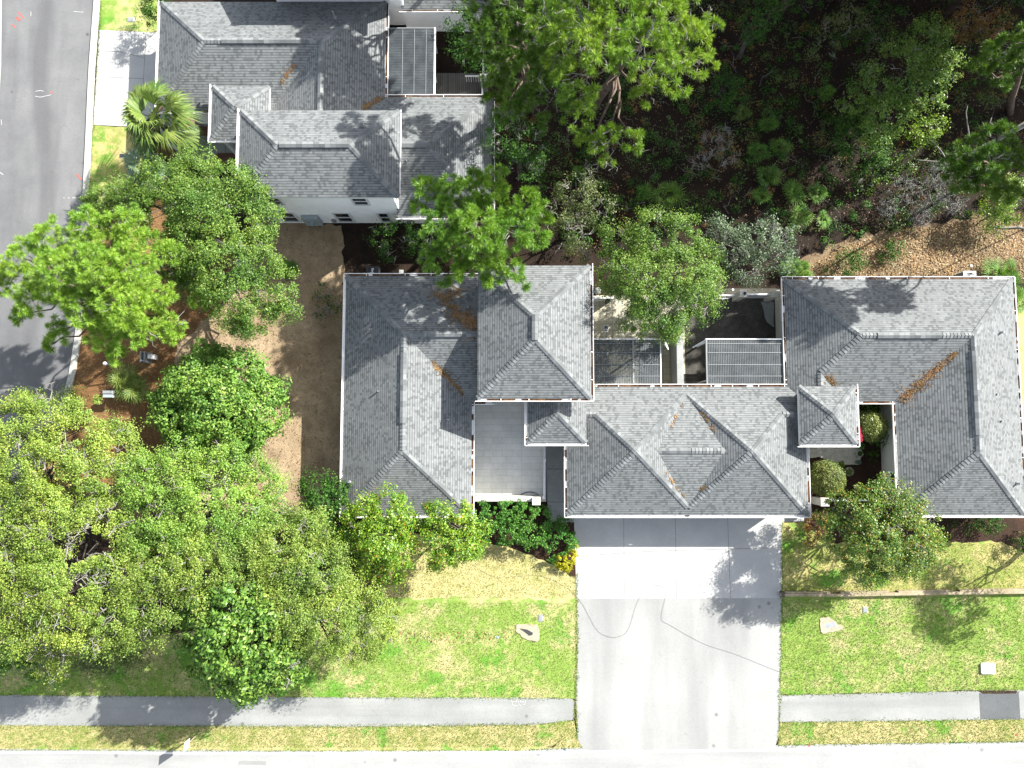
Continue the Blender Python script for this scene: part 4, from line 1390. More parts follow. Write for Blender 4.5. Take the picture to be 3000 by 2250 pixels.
def palmetto(label, px, py, h, rad, n, seed, mat='palmetto', group="saw palmettos in the wood", heads=1, sp=.5, droop=.2):
    """low palmetto: one or several trunkless heads of fan leaves"""
    rng = np.random.default_rng(7000 + seed)
    x, y = at(px, py, h)
    t = thing("palmetto", label, "palmetto", (x, y, 0), group)
    stalk, vs = MB(), []
    for k in range(heads):
        a = k * 2.4 + rng.random()
        o = np.array((x + math.cos(a) * sp * (k > 0), y + math.sin(a) * sp * (k > 0), h * .25))
        for i in range(n):
            az = i * 2.39996 + rng.normal() * .2
            e = rng.uniform(.15, 1.5)
            d = np.array((math.cos(az) * math.cos(e), math.sin(az) * math.cos(e), math.sin(e)))
            sl = rad * .52 * rng.uniform(.6, 1.15)
            mid = o + d * sl + np.array((0, 0, h * .2))
            stalk.tube([o, o + d * sl * .6 + (0, 0, h * .16), mid], [.016, .012, .009], 4)
            dd = unit(d * np.array((1, 1, .35)))
            vs.append(fan_frond(mid, dd, np.array((0, 0, 1.0)), rad * .50 * rng.uniform(.75, 1.2), rng, seg=15, spread=4.4, droop=droop, w=.026))
    obj("stalks", stalk, LS[mat], t)
    cards("fronds", np.concatenate(vs), 4, LS[mat], t)
    return t


# ---- left side trees
LO = dict(dens=8, per=165, clump_r=.42, leaf=.10, aspect=.55, inner=.42, jit=.22, up=.8)
broad_tree("oak_tree", "dark green oak between the fan palm and the white-sided house", "tree",
           [(325, 600, 4.2, 1.3), (400, 585, 5, 1.4), (490, 545, 5.6, 1.5), (575, 525, 6, 1.4), (660, 540, 6, 1.4), (740, 565, 5.4, 1.2), (590, 610, 6.3, 1.9), (470, 630, 5.2, 1.6), (690, 665, 5.6, 1.7), (285, 615, 3.6, .8), (770, 640, 5, 1.1), (640, 690, 5.5, 1.2)], 'laurel', at(560, 640, 0), seed=1, twigs=3, **LO)
broad_tree("oak_tree", "dark green oak over the leaf litter, next to the bright roadside pine", "tree",
           [(560, 735, 5.5, 1.6), (640, 770, 6.2, 1.9), (740, 765, 5.6, 1.6), (795, 850, 5, 1.4), (700, 870, 5.7, 1.7), (590, 830, 5, 1.3), (750, 930, 4.6, 1.1), (830, 900, 4.3, .8), (520, 790, 5, .9), (700, 950, 4.4, .8)], 'laurel', at(690, 840, 0), seed=2, twigs=3, **LO)
broad_tree("round_tree", "dense round tree with bright green glossy leaves standing alone in the mulch", "tree",
           [(565, 1130, 3, 1.7), (690, 1110, 3.2, 1.7), (640, 1190, 3.8, 2.0), (545, 1225, 2.8, 1.6), (735, 1215, 2.9, 1.7), (640, 1270, 2.9, 1.6), (555, 1290, 2.2, 1.1), (775, 1150, 2.5, 1.1), (500, 1180, 2.2, 1.0), (620, 1080, 2.7, 1.2), (720, 1280, 2.2, 1.0), (600, 1325, 1.7, .7)], 'round', seed=3, dens=19, per=54, clump_r=.34, leaf=.17, aspect=.55, inner=.35, low=-.5, gaps=9)
OAKS = "live oaks massed at the lower left"
LV = dict(dens=6.5, per=190, clump_r=.44, leaf=.095, aspect=.6, inner=.5, low=-.15, jit=.24, up=.8)
broad_tree("live_oak", "yellow-green live oak overhanging the bend of the side road", "tree",
           [(40, 1255, 6, 1.8), (130, 1235, 6, 1.8), (235, 1270, 6, 1.7), (320, 1320, 5.6, 1.5), (60, 1360, 6.5, 2.0), (180, 1370, 6.6, 2.0), (285, 1420, 6, 1.7), (90, 1450, 6, 1.7), (-50, 1330, 6, 1.9), (110, 1195, 5, .8), (195, 1195, 5, .8), (355, 1270, 5, .8)], 'live_oak', at(220, 1400, 0), OAKS, 11, .25, 10, **LV)
broad_tree("live_oak", "yellow-green live oak just below the round glossy tree", "tree",
           [(445, 1420, 6, 1.7), (530, 1385, 5.6, 1.6), (640, 1390, 5.6, 1.6), (745, 1420, 5.2, 1.5), (795, 1490, 5, 1.4), (610, 1480, 6.4, 2.0), (470, 1520, 6.4, 1.9), (700, 1530, 6.2, 1.8), (560, 1590, 6.4, 1.9), (700, 1350, 5, 1.0), (400, 1360, 5.2, .9)], 'live_oak_fresh', at(640, 1500, 0), OAKS, 12, .25, 8, **LV)
broad_tree("live_oak", "yellow-green live oak with the most bare grey branches showing, above the footpath", "tree",
           [(20, 1560, 6.6, 2.0), (150, 1550, 7, 2.0), (290, 1590, 7, 2.0), (50, 1690, 7, 2.1), (190, 1700, 7.4, 2.2), (330, 1730, 7, 2.0), (110, 1810, 6.5, 1.8), (260, 1830, 6.5, 1.8), (195, 1890, 5.6, 1.0), (10, 1830, 6, 1.5), (370, 1660, 6.6, 1.6), (-60, 1620, 6, 1.8), (170, 1940, 5, .8)], 'live_oak', at(250, 1660, 0), OAKS, 13, .28, 22, **LV)
broad_tree("live_oak", "yellow-green live oak in the middle of the mass, behind the large glossy magnolia", "tree",
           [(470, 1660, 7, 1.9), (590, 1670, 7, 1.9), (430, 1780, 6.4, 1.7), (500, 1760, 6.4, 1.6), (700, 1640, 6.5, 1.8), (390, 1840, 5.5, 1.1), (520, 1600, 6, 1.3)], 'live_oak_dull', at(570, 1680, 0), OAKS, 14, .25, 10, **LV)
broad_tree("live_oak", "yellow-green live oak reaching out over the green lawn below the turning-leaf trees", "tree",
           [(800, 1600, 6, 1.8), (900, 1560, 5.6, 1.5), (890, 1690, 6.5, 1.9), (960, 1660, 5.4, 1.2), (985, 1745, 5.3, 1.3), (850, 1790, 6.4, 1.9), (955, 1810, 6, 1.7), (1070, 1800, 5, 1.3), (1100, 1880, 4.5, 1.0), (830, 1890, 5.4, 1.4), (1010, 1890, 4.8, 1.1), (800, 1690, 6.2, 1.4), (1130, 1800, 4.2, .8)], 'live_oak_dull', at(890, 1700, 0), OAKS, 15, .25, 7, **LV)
MG = dict(dens=15, per=34, clump_r=.34, leaf=.23, aspect=.5, inner=.3, low=-.4)
broad_tree("magnolia_tree", "large dark glossy magnolia nearest the footpath", "tree",
           [(690, 1765, 7.0, 1.4), (625, 1820, 6.6, 1.4), (755, 1830, 7.0, 1.6), (680, 1880, 7.2, 1.8), (790, 1895, 6.2, 1.5), (700, 1960, 5.8, 1.5), (825, 1960, 5.2, 1.1), (590, 1775, 6.2, 1.0), (740, 2005, 5.0, .9), (560, 1850, 5.4, .8), (630, 1940, 5.4, 1.1), (670, 1710, 6.6, .9), (860, 1930, 4.6, .8)], 'magnolia', at(735, 1850, 0), seed=16, twigs=1, **MG)
broad_tree("magnolia_tree", "small dark glossy magnolia peeping out under the live oak with bare branches", "tree",
           [(30, 1900, 4.5, 1.0), (90, 1915, 4.2, .8), (-20, 1930, 4, .8), (120, 1960, 3.2, .6)], 'magnolia', seed=17, **MG)
broad_tree("shrub", "dull green shrub on the shaded lawn under the live oaks", "shrub",
           [(260, 1920, 1.6, .9), (330, 1930, 1.6, .9), (400, 1910, 1.4, .8), (300, 1890, 1.6, .8)], 'olive', seed=18, dens=14, per=50, leaf=.12, trunk_r=.05)
broad_tree("shrub", "deep green glossy shrub at the corner of the hip-roofed wing", "shrub",
           [(955, 1480, 3.8, 1.1), (985, 1550, 3.8, 1.0), (930, 1430, 3, .8), (990, 1440, 2.6, .8), (950, 1610, 3.6, .9)], 'dark', seed=19, dens=13, per=56, leaf=.15, trunk_r=.08)
# pines
pine("pine_tree", "bright yellow-green pine leaning over the side road, crown over the kerb",
     [(150, 700, 8, 1.25), (260, 665, 8.5, 1.2), (370, 655, 8.5, 1.15), (60, 755, 8, 1.15), (170, 800, 9.5, 1.45), (290, 780, 10, 1.5), (395, 780, 9.5, 1.35), (85, 875, 8, 1.05), (240, 890, 9, 1.35), (360, 890, 9.5, 1.35), (465, 870, 8, .95), (170, 970, 7, .8), (310, 980, 8, 1.15), (415, 970, 8, 1.05), (500, 955, 8, .85), (340, 1040, 7, .7), (575, 880, 6, .45), (500, 735, 7.5, .65), (25, 830, 7, .8), (430, 700, 7, .8), (530, 760, 6, .5), (150, 1010, 6, .5), (60, 920, 6.5, .6), (110, 820, 7, 1.0), (220, 730, 7, 1.1), (330, 720, 7.5, 1.1), (300, 850, 7.5, 1.2), (400, 850, 8, 1.1), (200, 860, 6.5, 1.1), (350, 940, 7, 1.0), (280, 920, 7, .9), (130, 760, 6.8, .9), (450, 930, 7, .8), (440, 790, 7.5, .9)],
     'pine', at(415, 985, 0), seed=1, dens=27)
pine("pine_tree", "bright green pine between the white-sided house and the house with the paved court",
     [(1250, 555, 8, .9), (1345, 570, 9, 1.25), (1440, 545, 9, 1.15), (1545, 600, 8.5, 1.1), (1290, 655, 9, 1.25), (1395, 675, 10, 1.4), (1495, 680, 9.5, 1.25), (1575, 700, 8, .8), (1270, 745, 8, .9), (1350, 785, 8, .8), (1435, 800, 7.5, .75), (1500, 790, 7.5, .7), (1535, 830, 7, .35), (1400, 750, 8.5, .95), (1230, 610, 7.6, .55), (1400, 520, 8, .6), (1600, 640, 7, .5), (1300, 820, 7, .45), (1330, 620, 7.5, 1.0), (1450, 620, 7.8, 1.1), (1530, 650, 7.4, .9), (1390, 600, 7.5, .9), (1450, 740, 7.4, .8), (1330, 720, 7.4, .9)],
     'pine_mid', at(1440, 730, 0), seed=2, dens=29)
pine("pine_tree", "tall bright pine at the top centre with pale bare limbs, rising from the dark wood",
     [(1700, 50, 14, 1.7), (1830, 40, 14, 1.7), (1950, 60, 14, 1.6), (1650, 140, 13, 1.4), (1760, 130, 15, 1.6), (1890, 130, 15, 1.7), (2020, 115, 13, 1.3), (1960, 220, 13, 1.3), (2060, 185, 12, .8), (1690, 235, 13, 1.3), (1700, 330, 11, 1.0), (1740, 410, 10, .9), (1850, 415, 10, .8), (1895, 285, 11, .8), (1985, 180, 12, .9), (1790, 400, 10, .7), (1780, 470, 9.5, .4), (1600, 60, 13, 1.3), (2080, 70, 12, .6), (1820, -60, 15, 1.8), (1960, -40, 14, 1.6)],
     'pine_mid2', at(1730, 330, 0), seed=3, dens=14, trunk_r=.3, twigs=6)
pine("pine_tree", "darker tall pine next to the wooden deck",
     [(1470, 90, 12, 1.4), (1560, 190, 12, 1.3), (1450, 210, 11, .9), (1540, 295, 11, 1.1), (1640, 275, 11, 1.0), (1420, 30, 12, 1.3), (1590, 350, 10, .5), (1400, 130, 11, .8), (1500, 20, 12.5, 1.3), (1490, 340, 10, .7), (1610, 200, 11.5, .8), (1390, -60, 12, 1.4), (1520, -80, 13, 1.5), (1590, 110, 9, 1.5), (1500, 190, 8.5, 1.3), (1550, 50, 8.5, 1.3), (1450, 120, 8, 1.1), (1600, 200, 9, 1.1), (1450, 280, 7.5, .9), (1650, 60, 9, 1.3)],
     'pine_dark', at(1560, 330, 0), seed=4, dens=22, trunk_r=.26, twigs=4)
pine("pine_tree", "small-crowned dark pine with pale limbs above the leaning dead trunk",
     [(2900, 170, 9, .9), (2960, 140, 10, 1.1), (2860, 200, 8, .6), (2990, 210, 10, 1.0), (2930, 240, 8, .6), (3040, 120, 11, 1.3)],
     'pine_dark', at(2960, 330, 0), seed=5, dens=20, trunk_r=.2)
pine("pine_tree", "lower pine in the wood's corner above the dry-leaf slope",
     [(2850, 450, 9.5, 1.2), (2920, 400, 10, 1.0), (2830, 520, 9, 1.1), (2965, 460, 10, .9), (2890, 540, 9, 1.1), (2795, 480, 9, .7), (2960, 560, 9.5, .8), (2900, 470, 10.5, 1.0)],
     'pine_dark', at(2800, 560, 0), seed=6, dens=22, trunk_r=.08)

# ---- trees and shrubs around the middle
broad_tree("oak_tree", "leafy oak overhanging the tiled rear patio and its wall", "tree",
           [(1830, 720, 5, 1.2), (1920, 690, 5.5, 1.4), (2010, 700, 5.5, 1.3), (2065, 760, 5, 1.0), (1820, 820, 5.3, 1.2), (1900, 830, 6.4, 1.6), (2000, 820, 6.4, 1.6), (1945, 915, 5.5, 1.4), (2045, 890, 5, 1.1), (1870, 940, 4.8, .9), (1960, 965, 4.4, .8), (1780, 740, 4.6, .7), (2070, 830, 5, .8)], 'laurel', at(1960, 860, 0), seed=21, twigs=4, **LO)
broad_tree("oak_tree", "grey-green sparse tree above the fenced dirt yard", "tree",
           [(2145, 720, 5, 1.2), (2225, 700, 5.4, 1.2), (2275, 755, 4.6, 1.0), (2180, 785, 4.6, 1.0), (2110, 680, 4.5, .8), (2290, 690, 4.3, .7)], 'greygreen', seed=22, twigs=9, dens=9, per=44, clump_r=.38, leaf=.12, inner=.4)
broad_tree("small_tree", "olive-green wispy tree between the bright green pine and the patio oak", "tree",
           [(1690, 560, 4, 1.1), (1745, 615, 4.2, 1.0), (1690, 680, 4.2, 1.0), (1640, 625, 3.6, .9), (1730, 520, 3.4, .7), (1700, 740, 3.4, .7)], 'olive', seed=23, twigs=7, dens=9, per=46, clump_r=.36, leaf=.11)
broad_tree("small_tree", "dark wispy tree at the corner of the low wing's roof", "tree",
           [(1480, 420, 4, 1.1), (1550, 430, 4.2, 1.1), (1530, 490, 3.6, .9), (1470, 360, 4, .8), (1580, 490, 3, .6)], 'dark', seed=24, twigs=8, dens=10, per=44, clump_r=.38, leaf=.11)
broad_tree("shrub", "dark shrub below the low wing, touching the bright green pine", "shrub",
           [(1120, 700, 1.8, .8), (1180, 690, 2, .9), (1230, 720, 1.8, .8), (1150, 740, 1.5, .6)], 'dark', seed=25, twigs=4, dens=12, per=50, leaf=.11, trunk_r=.05)
broad_tree("shrub", "small bushy shrub on the leaf litter against the hip-roofed wing", "shrub",
           [(950, 850, 1.2, .6), (975, 900, 1.1, .6), (940, 910, .8, .4)], 'dark', seed=26, twigs=6, dens=11, per=40, leaf=.1, trunk_r=.04)
broad_tree("evergreen_tree", "nearly black evergreen against the white siding at the top edge", "tree",
           [(1345, 60, 3, .8), (1380, 100, 3, .9), (1360, 150, 2.6, .8), (1400, 50, 3, .8), (1410, 180, 2.2, .6)], 'dark', seed=27, dens=13, per=50, leaf=.13, trunk_r=.08)
broad_tree("shrub", "tall clipped shrub by the short driveway of the white-sided house", "shrub",
           [(452, 20, 2.2, .75), (455, -20, 2.4, .9), (440, 50, 1.4, .5)], 'dark', seed=28, dens=16, per=50, leaf=.1, trunk_r=.06)
AU = dict(dens=13, per=100, clump_r=.34, leaf=.12, aspect=.55, inner=.3, low=-.4, gaps=4)
broad_tree("small_tree", "yellow-green tree with orange leaves at the front corner of the hip-roofed wing", "tree",
           [(1070, 1515, 4.8, 1.0), (1135, 1500, 5.2, 1.1), (1180, 1530, 4.8, .9), (1110, 1580, 5.4, 1.3), (1165, 1610, 4.6, 1.0), (1080, 1630, 4.4, 1.0), (1135, 1670, 3.8, .8), (1050, 1570, 4.4, .8)], 'autumn', seed=31, trunk_r=.1, twigs=1, **AU)
broad_tree("small_tree", "yellow-green tree with orange leaves, second along the front, touching the dark hedge", "tree",
           [(1280, 1520, 4.6, .9), (1335, 1530, 5.0, 1.0), (1385, 1545, 4.4, .75), (1300, 1585, 4.9, 1.1), (1360, 1595, 4.5, .9), (1295, 1635, 3.8, .65), (1392, 1585, 4.0, .55)], 'autumn', seed=32, trunk_r=.1, twigs=1, **AU)
broad_tree("small_tree", "thin-crowned tree with orange tints in front of the planted courtyard", "tree",
           [(2490, 1490, 3.9, 1.1), (2570, 1475, 4.3, 1.2), (2635, 1500, 4.3, 1.2), (2475, 1575, 3.9, 1.2), (2560, 1570, 4.9, 1.5), (2655, 1575, 4.4, 1.4), (2715, 1560, 3.4, 1.0), (2520, 1640, 3.9, 1.1), (2600, 1645, 3.9, 1.2), (2685, 1630, 3.4, 1.0), (2535, 1685, 2.9, 0.6), (2430, 1520, 3.1, 0.7)], 'autumn2', seed=33, trunk_r=.12, twigs=6, dens=9, per=130, clump_r=.40, leaf=.11, aspect=.55, inner=.4, low=-.3, gaps=3, jit=.22)
broad_tree("hedge", "dark green hedge along the front wall of the paved court", "hedge",
           [(1400, 1500, .9, .8), (1445, 1505, 1.0, .85), (1490, 1505, 1.0, .85), (1535, 1510, 1.0, .85), (1575, 1520, 1.0, .8), (1400, 1550, .8, .75), (1450, 1555, .9, .8), (1500, 1555, .9, .8), (1550, 1560, .9, .8), (1590, 1555, .8, .6)], 'hedge', seed=34, trunk_r=.04, dens=26, per=54, clump_r=.20, leaf=.11, inner=.12, low=-.5, fl=.95, gaps=9, jit=.08)
broad_tree("shrub", "dark green mounded shrub at the hedge's end beside the driveway", "shrub",
           [(1630, 1560, .8, .65), (1660, 1580, .8, .6), (1640, 1600, .7, .6), (1610, 1590, .7, .6), (1650, 1535, .6, .5), (1615, 1620, .5, .4)], 'hedge', seed=35, trunk_r=.03, dens=22, per=44, clump_r=.18, leaf=.11, inner=.15)
broad_tree("shrub", "small bright yellow shrub at the edge of the driveway", "shrub",
           [(1645, 1645, .35, .42), (1670, 1630, .35, .4), (1680, 1605, .3, .3), (1660, 1655, .3, .35), (1635, 1640, .25, .25)], 'yellow', seed=36, trunk_r=.02, dens=60, per=40, clump_r=.11, leaf=.09, inner=.2)
broad_tree("clipped_bush", "large round clipped bush in the courtyard beside the garage wall", "bush",
           [(2419, 1402, 1.0, 1.0)], 'clipped', seed=37, trunk_r=.04, dens=240, per=44, clump_r=.13, leaf=.07, inner=.03, low=-.6, fl=1.05, gaps=9, jit=.03)
broad_tree("clipped_bush", "smaller yellowish round bush at the far end of the courtyard", "bush",
           [(2552, 1248, 1.6, .80)], 'clipped', seed=38, trunk_r=.04, dens=170, per=40, clump_r=.14, leaf=.09, inner=.08, low=-.5, gaps=9, jit=.06)
broad_tree("shrub", "dark leafy shrub behind the yellowish round bush", "shrub",
           [(2545, 1195, .8, .6), (2575, 1270, .6, .5), (2520, 1210, .6, .5)], 'dark', seed=39, trunk_r=.03, dens=18, per=40, leaf=.12)
broad_tree("shrub", "rusty brown-leaved shrub by the garage corner next to the courtyard pier", "shrub",
           [(2380, 1535, .6, .55), (2400, 1560, .6, .5), (2375, 1575, .4, .4), (2405, 1520, .5, .4)], 'brown', seed=40, trunk_r=.03, dens=26, per=42, clump_r=.18, leaf=.10)
broad_tree("shrub", "dark spreading shrub under the front eave of the planted-courtyard house", "shrub",
           [(2840, 1525, .6, .5), (2880, 1530, .6, .55), (2915, 1535, .5, .45), (2800, 1520, .5, .35)], 'dark', seed=41, trunk_r=.03, dens=22, per=40, leaf=.11)
broad_tree("shrub", "dark shrub at the far end of the mulch strip", "shrub",
           [(3000, 1600, .7, .5), (3020, 1570, .6, .5)], 'dark', seed=42, trunk_r=.03, dens=22, per=40, leaf=.11)
broad_tree("shrub", "small dark shrub on the dry-leaf slope", "shrub",
           [(2605, 740, .5, .45), (2625, 720, .5, .4), (2590, 755, .35, .3)], 'dark', seed=43, trunk_r=.03, dens=24, per=36, leaf=.11)
broad_tree("shrub", "dark bush against the rear eave of the planted-courtyard house", "shrub",
           [(2470, 780, .9, .75), (2500, 765, .8, .6), (2445, 790, .7, .5)], 'dark', seed=44, trunk_r=.03, dens=20, per=42, leaf=.11)
broad_tree("shrub", "tiny light green plant beside the large clipped bush", "plant",
           [(2455, 1368, .2, .22), (2462, 1360, .2, .18)], 'lime', seed=45, trunk_r=.01, dens=120, per=14, clump_r=.08, leaf=.12)
broad_tree("shrub", "dark low plant at the foot of the courtyard's beige wall", "plant",
           [(2560, 1335, .3, .32), (2572, 1325, .3, .28)], 'dark', seed=46, trunk_r=.01, dens=60, per=22, clump_r=.12, leaf=.10)

# ---- palms
fan_palm("fan_palm", "tall fan palm with a shaggy trunk between the driveway and the porch", at(468, 355, 4.0), 4.0, 2.5, 24, 'palm', 1, True, .62, trunk_base=at(520, 420, 0), w=.05, droop=.40, el=(-.3, 1.35))
fan_palm("fan_palm", "smaller bluish fan palm below the tall one, half under the oak", at(430, 486, 2.6), 2.6, 1.6, 13, 'palm_blue', 2, True, .7, dry=1, w=.045)
palmetto("palmetto with yellowish leaves at the grey utility post in the mulch", 375, 1130, .9, 1.5, 13, 1, 'palm', None, 3, .55)
palmetto("small dark palmetto in the mulch between the oak and the round tree", 585, 1010, .5, .75, 9, 2, 'palmetto', None)
palmetto("dark palmetto in the shade beside the oak, above the leaf litter", 855, 790, .7, .9, 11, 3, 'palmetto', None, 2, .4)
palmetto("bright green palmetto beside the white air conditioner", 2950, 800, .9, 1.35, 15, 4, 'palmetto', None, 3, .6)
palmetto("dark palmetto along the planted-courtyard house's side wall", 2990, 880, .8, 1.2, 12, 5, 'palmetto', None, 2, .6)
palmetto("dark palmettos crowded under the rear eave of the planted-courtyard house", 2345, 785, .7, 1.0, 11, 6, 'palmetto', None, 3, .6)
PAL = [(1965, 570, 1.0, 1.5, 14, "large palmetto at the wood's lower edge near the wispy olive tree"),
       (1885, 560, .8, .9, 10, "small palmetto touching the large one at the wood's lower edge"),
       (1700, 505, .7, .8, 10, "palmetto under the tall bright pine's lowest limbs"),
       (2255, 365, .9, 1.1, 12, "uppermost palmetto of the clump in the wood's middle"),
       (2225, 440, .9, 1.0, 11, "partly sunlit palmetto just below the clump's uppermost one"),
       (2290, 430, .9, 1.0, 11, "shaded palmetto level with the partly sunlit one in the wood's clump"),
       (2260, 510, 1.0, 1.1, 12, "sunlit palmetto at the heart of the wood's clump"),
       (2330, 560, 1.0, 1.2, 13, "broadest palmetto low in the wood's clump"),
       (2235, 570, .9, .9, 10, "dimmest palmetto low in the wood's clump"),
       (2350, 625, 1.1, 1.1, 12, "palmetto nearest the roofs in the wood's clump"),
       (2405, 560, .9, .9, 10, "palmetto with starry light leaves on the wood's clump edge"),
       (2430, 265, .9, .9, 9, "lone dark palmetto in the upper wood"),
       (2415, 640, .8, .8, 10, "palmetto above the dark bushes by the rear eave")]
for i, (px, py, h, r, n, lab) in enumerate(PAL):
    palmetto(lab, px, py, h, r, n, 20 + i)
palmetto("pale spiky yucca-like palmetto off the tall bright pine", 2180, 325, .9, .75, 14, 40, 'palm', None, 1, droop=.05)

# ---- the wood
W1 = dict(dens=11, per=48, clump_r=.34, leaf=.13, aspect=.5, inner=.4)
broad_tree("evergreen_tree", "broad mid-green evergreen in the middle of the wood", "tree",
           [(2560, 250, 4, 1.3), (2640, 190, 4.5, 1.4), (2720, 120, 4.6, 1.2), (2600, 330, 4, 1.3), (2700, 270, 4.6, 1.4), (2560, 390, 3.4, 1.0), (2760, 190, 4, 1.0), (2500, 300, 3.2, .8)], 'laurel', seed=51, twigs=2, **W1)
broad_tree("shrub", "light green shrub in a patch of sun in the wood", "shrub",
           [(2710, 385, 2, .7), (2745, 375, 2, .5), (2680, 400, 1.8, .5), (2720, 410, 1.5, .5)], 'lime', seed=52, twigs=2, dens=14, per=40, leaf=.13, trunk_r=.05)
broad_tree("shrub", "yellow-green shrub spilling onto the dry-leaf slope", "shrub",
           [(2920, 590, 1.8, .9), (2955, 560, 1.8, .8), (2890, 620, 1.5, .7), (2920, 660, 1.2, .6), (2960, 620, 1.4, .6), (2905, 685, .8, .4)], 'lime', seed=53, twigs=2, dens=13, per=48, leaf=.11, trunk_r=.05)
broad_tree("shrub", "dark evergreen shrub beneath the mid-green evergreen", "shrub",
           [(2480, 420, 2, .9), (2530, 450, 2, .9), (2500, 380, 2, .8), (2560, 460, 1.6, .7)], 'dark', seed=54, dens=12, per=48, leaf=.14, trunk_r=.05)
broad_tree("shrub", "grey bare-twigged thicket above the dry-leaf slope", "shrub",
           [(2640, 560, 1.3, .9), (2720, 570, 1.4, 1.0), (2780, 600, 1.2, .8), (2690, 630, 1, .7), (2600, 610, 1.1, .7), (2740, 520, 1.4, .8)], 'greygreen', seed=55, twigs=34, dens=6, per=20, leaf=.09, trunk_r=.04)
broad_tree("shrub", "sparse brownish shrub in the wood under the tall bright pine", "shrub",
           [(2080, 430, 1.4, .8), (2130, 460, 1.4, .8), (2050, 480, 1.2, .7), (2120, 400, 1.2, .6)], 'brown', seed=56, twigs=16, dens=7, per=22, leaf=.09, trunk_r=.04)
broad_tree("shrub", "dark green shrub in the shade off the tall bright pine's tip", "shrub",
           [(2150, 280, 1.6, .7), (2120, 250, 1.6, .6), (2110, 310, 1.3, .6)], 'dark', seed=57, dens=12, per=42, leaf=.12, trunk_r=.04)
broad_tree("shrub", "faint olive shrub at the top of the wood beside the evergreen", "shrub",
           [(2440, 90, 1.6, .9), (2490, 60, 1.7, .8), (2420, 150, 1.4, .8), (2530, 110, 1.5, .7)], 'olive', seed=58, twigs=4, dens=9, per=40, leaf=.12, trunk_r=.04)
broad_tree("shrub", "russet shrub in the top corner of the wood", "shrub",
           [(2840, 60, 1.8, .9), (2880, 100, 1.8, .9), (2800, 90, 1.6, .8), (2920, 70, 1.8, .9)], 'brown', seed=59, twigs=4, dens=9, per=40, leaf=.12, trunk_r=.04)
broad_tree("evergreen_tree", "dark small-leaved evergreen at the top edge of the wood", "tree",
           [(2230, 40, 5, 1.0), (2280, 10, 5, 1.0), (2200, 90, 4, .7)], 'dark', seed=60, dens=12, per=44, leaf=.12)
broad_tree("shrub", "mid-green shrub between the evergreen and the thicket", "shrub",
           [(2580, 500, 1.2, .7), (2640, 480, 1.2, .7), (2540, 530, 1, .6)], 'laurel', seed=61, twigs=6, dens=10, per=40, leaf=.11, trunk_r=.04)
# fallen trunk leaning at the right edge of the wood
t = MB()
p0, p1, p2 = V(3060, 330, 4.5), V(2950, 395, 3.0), V(2780, 480, 1.2)
t.tube([p0, p1, p2, V(2650, 560, .5)], [.20, .14, .08, .04], 8)
for a, b_, c_ in ((p1, V(2900, 360, 3.2), V(2905, 345, 3.0)), (V(2890, 425, 2.4), V(2930, 440, 2.5), V(2945, 420, 2.6)), (p2, V(2730, 410, 2.0), V(2715, 415, 2.0)), (p2, V(2700, 470, 1.2), V(2660, 465, 1.0)), (V(2840, 450, 1.8), V(2830, 330, 3.0), V(2835, 310, 3.2))):
    t.tube([a, (np.array(a) + b_) / 2 + (0, 0, .1), b_, c_], [.06, .05, .035, .02], 5)
tag(obj("leaning_trunk", t, M['twig'], None, (p2[0], p2[1], 0), smooth=True), "bare grey dead trunk with crooked branches leaning in the wood", "dead tree")

# undergrowth nobody could count
rng = np.random.default_rng(99)
def scatter_px(n, poly, rng, z=0.0):
    poly = np.array(poly, float)
    lo, hi = poly.min(0), poly.max(0)
    out = []
    while len(out) < n:
        p = lo + (hi - lo) * rng.random(2)
        ins = False
        j = len(poly) - 1
        for i in range(len(poly)):
            if (poly[i, 1] > p[1]) != (poly[j, 1] > p[1]) and p[0] < (poly[j, 0] - poly[i, 0]) * (p[1] - poly[i, 1]) / (poly[j, 1] - poly[i, 1]) + poly[i, 0]:
                ins = not ins
            j = i
        if ins:
            out.append(V(p[0], p[1], z))
    return np.array(out)
WOOD = [(1450, -250), (3300, -250), (3300, 560), (2900, 640), (2560, 690), (2330, 740), (2080, 700), (1640, 740), (1560, 520), (1460, 380)]
for k, (mat, n, hh, lf, per, lab) in enumerate((('dark', 900, 1.4, .14, 60, "dark green ground cover on the floor of the wood"), ('olive', 420, 1.3, .12, 50, "dull olive ground cover in the wood"), ('brown', 420, .8, .10, 40, "brown withered ground cover in the wood"))):
    c = scatter_px(n, WOOD, rng)
    c[:, 2] = rng.random(n) * hh
    d = rand_dirs(n * per, rng).reshape(n, per, 3)
    d[:, :, 2] = np.abs(d[:, :, 2])
    pos = c[:, None, :] + d * rng.uniform(.15, .75, size=(n, 1, 1)) * rng.uniform(.4, 1, size=(n, per, 1))
    tag(cards("undergrowth", leaves_at(pos.reshape(-1, 3), (d + np.array((0, 0, .5))).reshape(-1, 3), lf, rng), 4, LS[mat]), lab, "undergrowth", kind="stuff")
tw = MB()
for p in scatter_px(330, WOOD, rng):
    d = rand_dirs(1, rng)[0]
    d[2] = abs(d[2]) * .35
    L = rng.uniform(.5, 1.8)
    a = p + (0, 0, rng.random() * .8 + .05)
    tw.tube(wiggle(a, a + d * L, rng, .18, 3), [.016, .013, .010, .006], 4)
tag(obj("dead_twigs", tw, M['twig']), "thin bare twigs strewn through the wood", "twigs", kind="stuff")

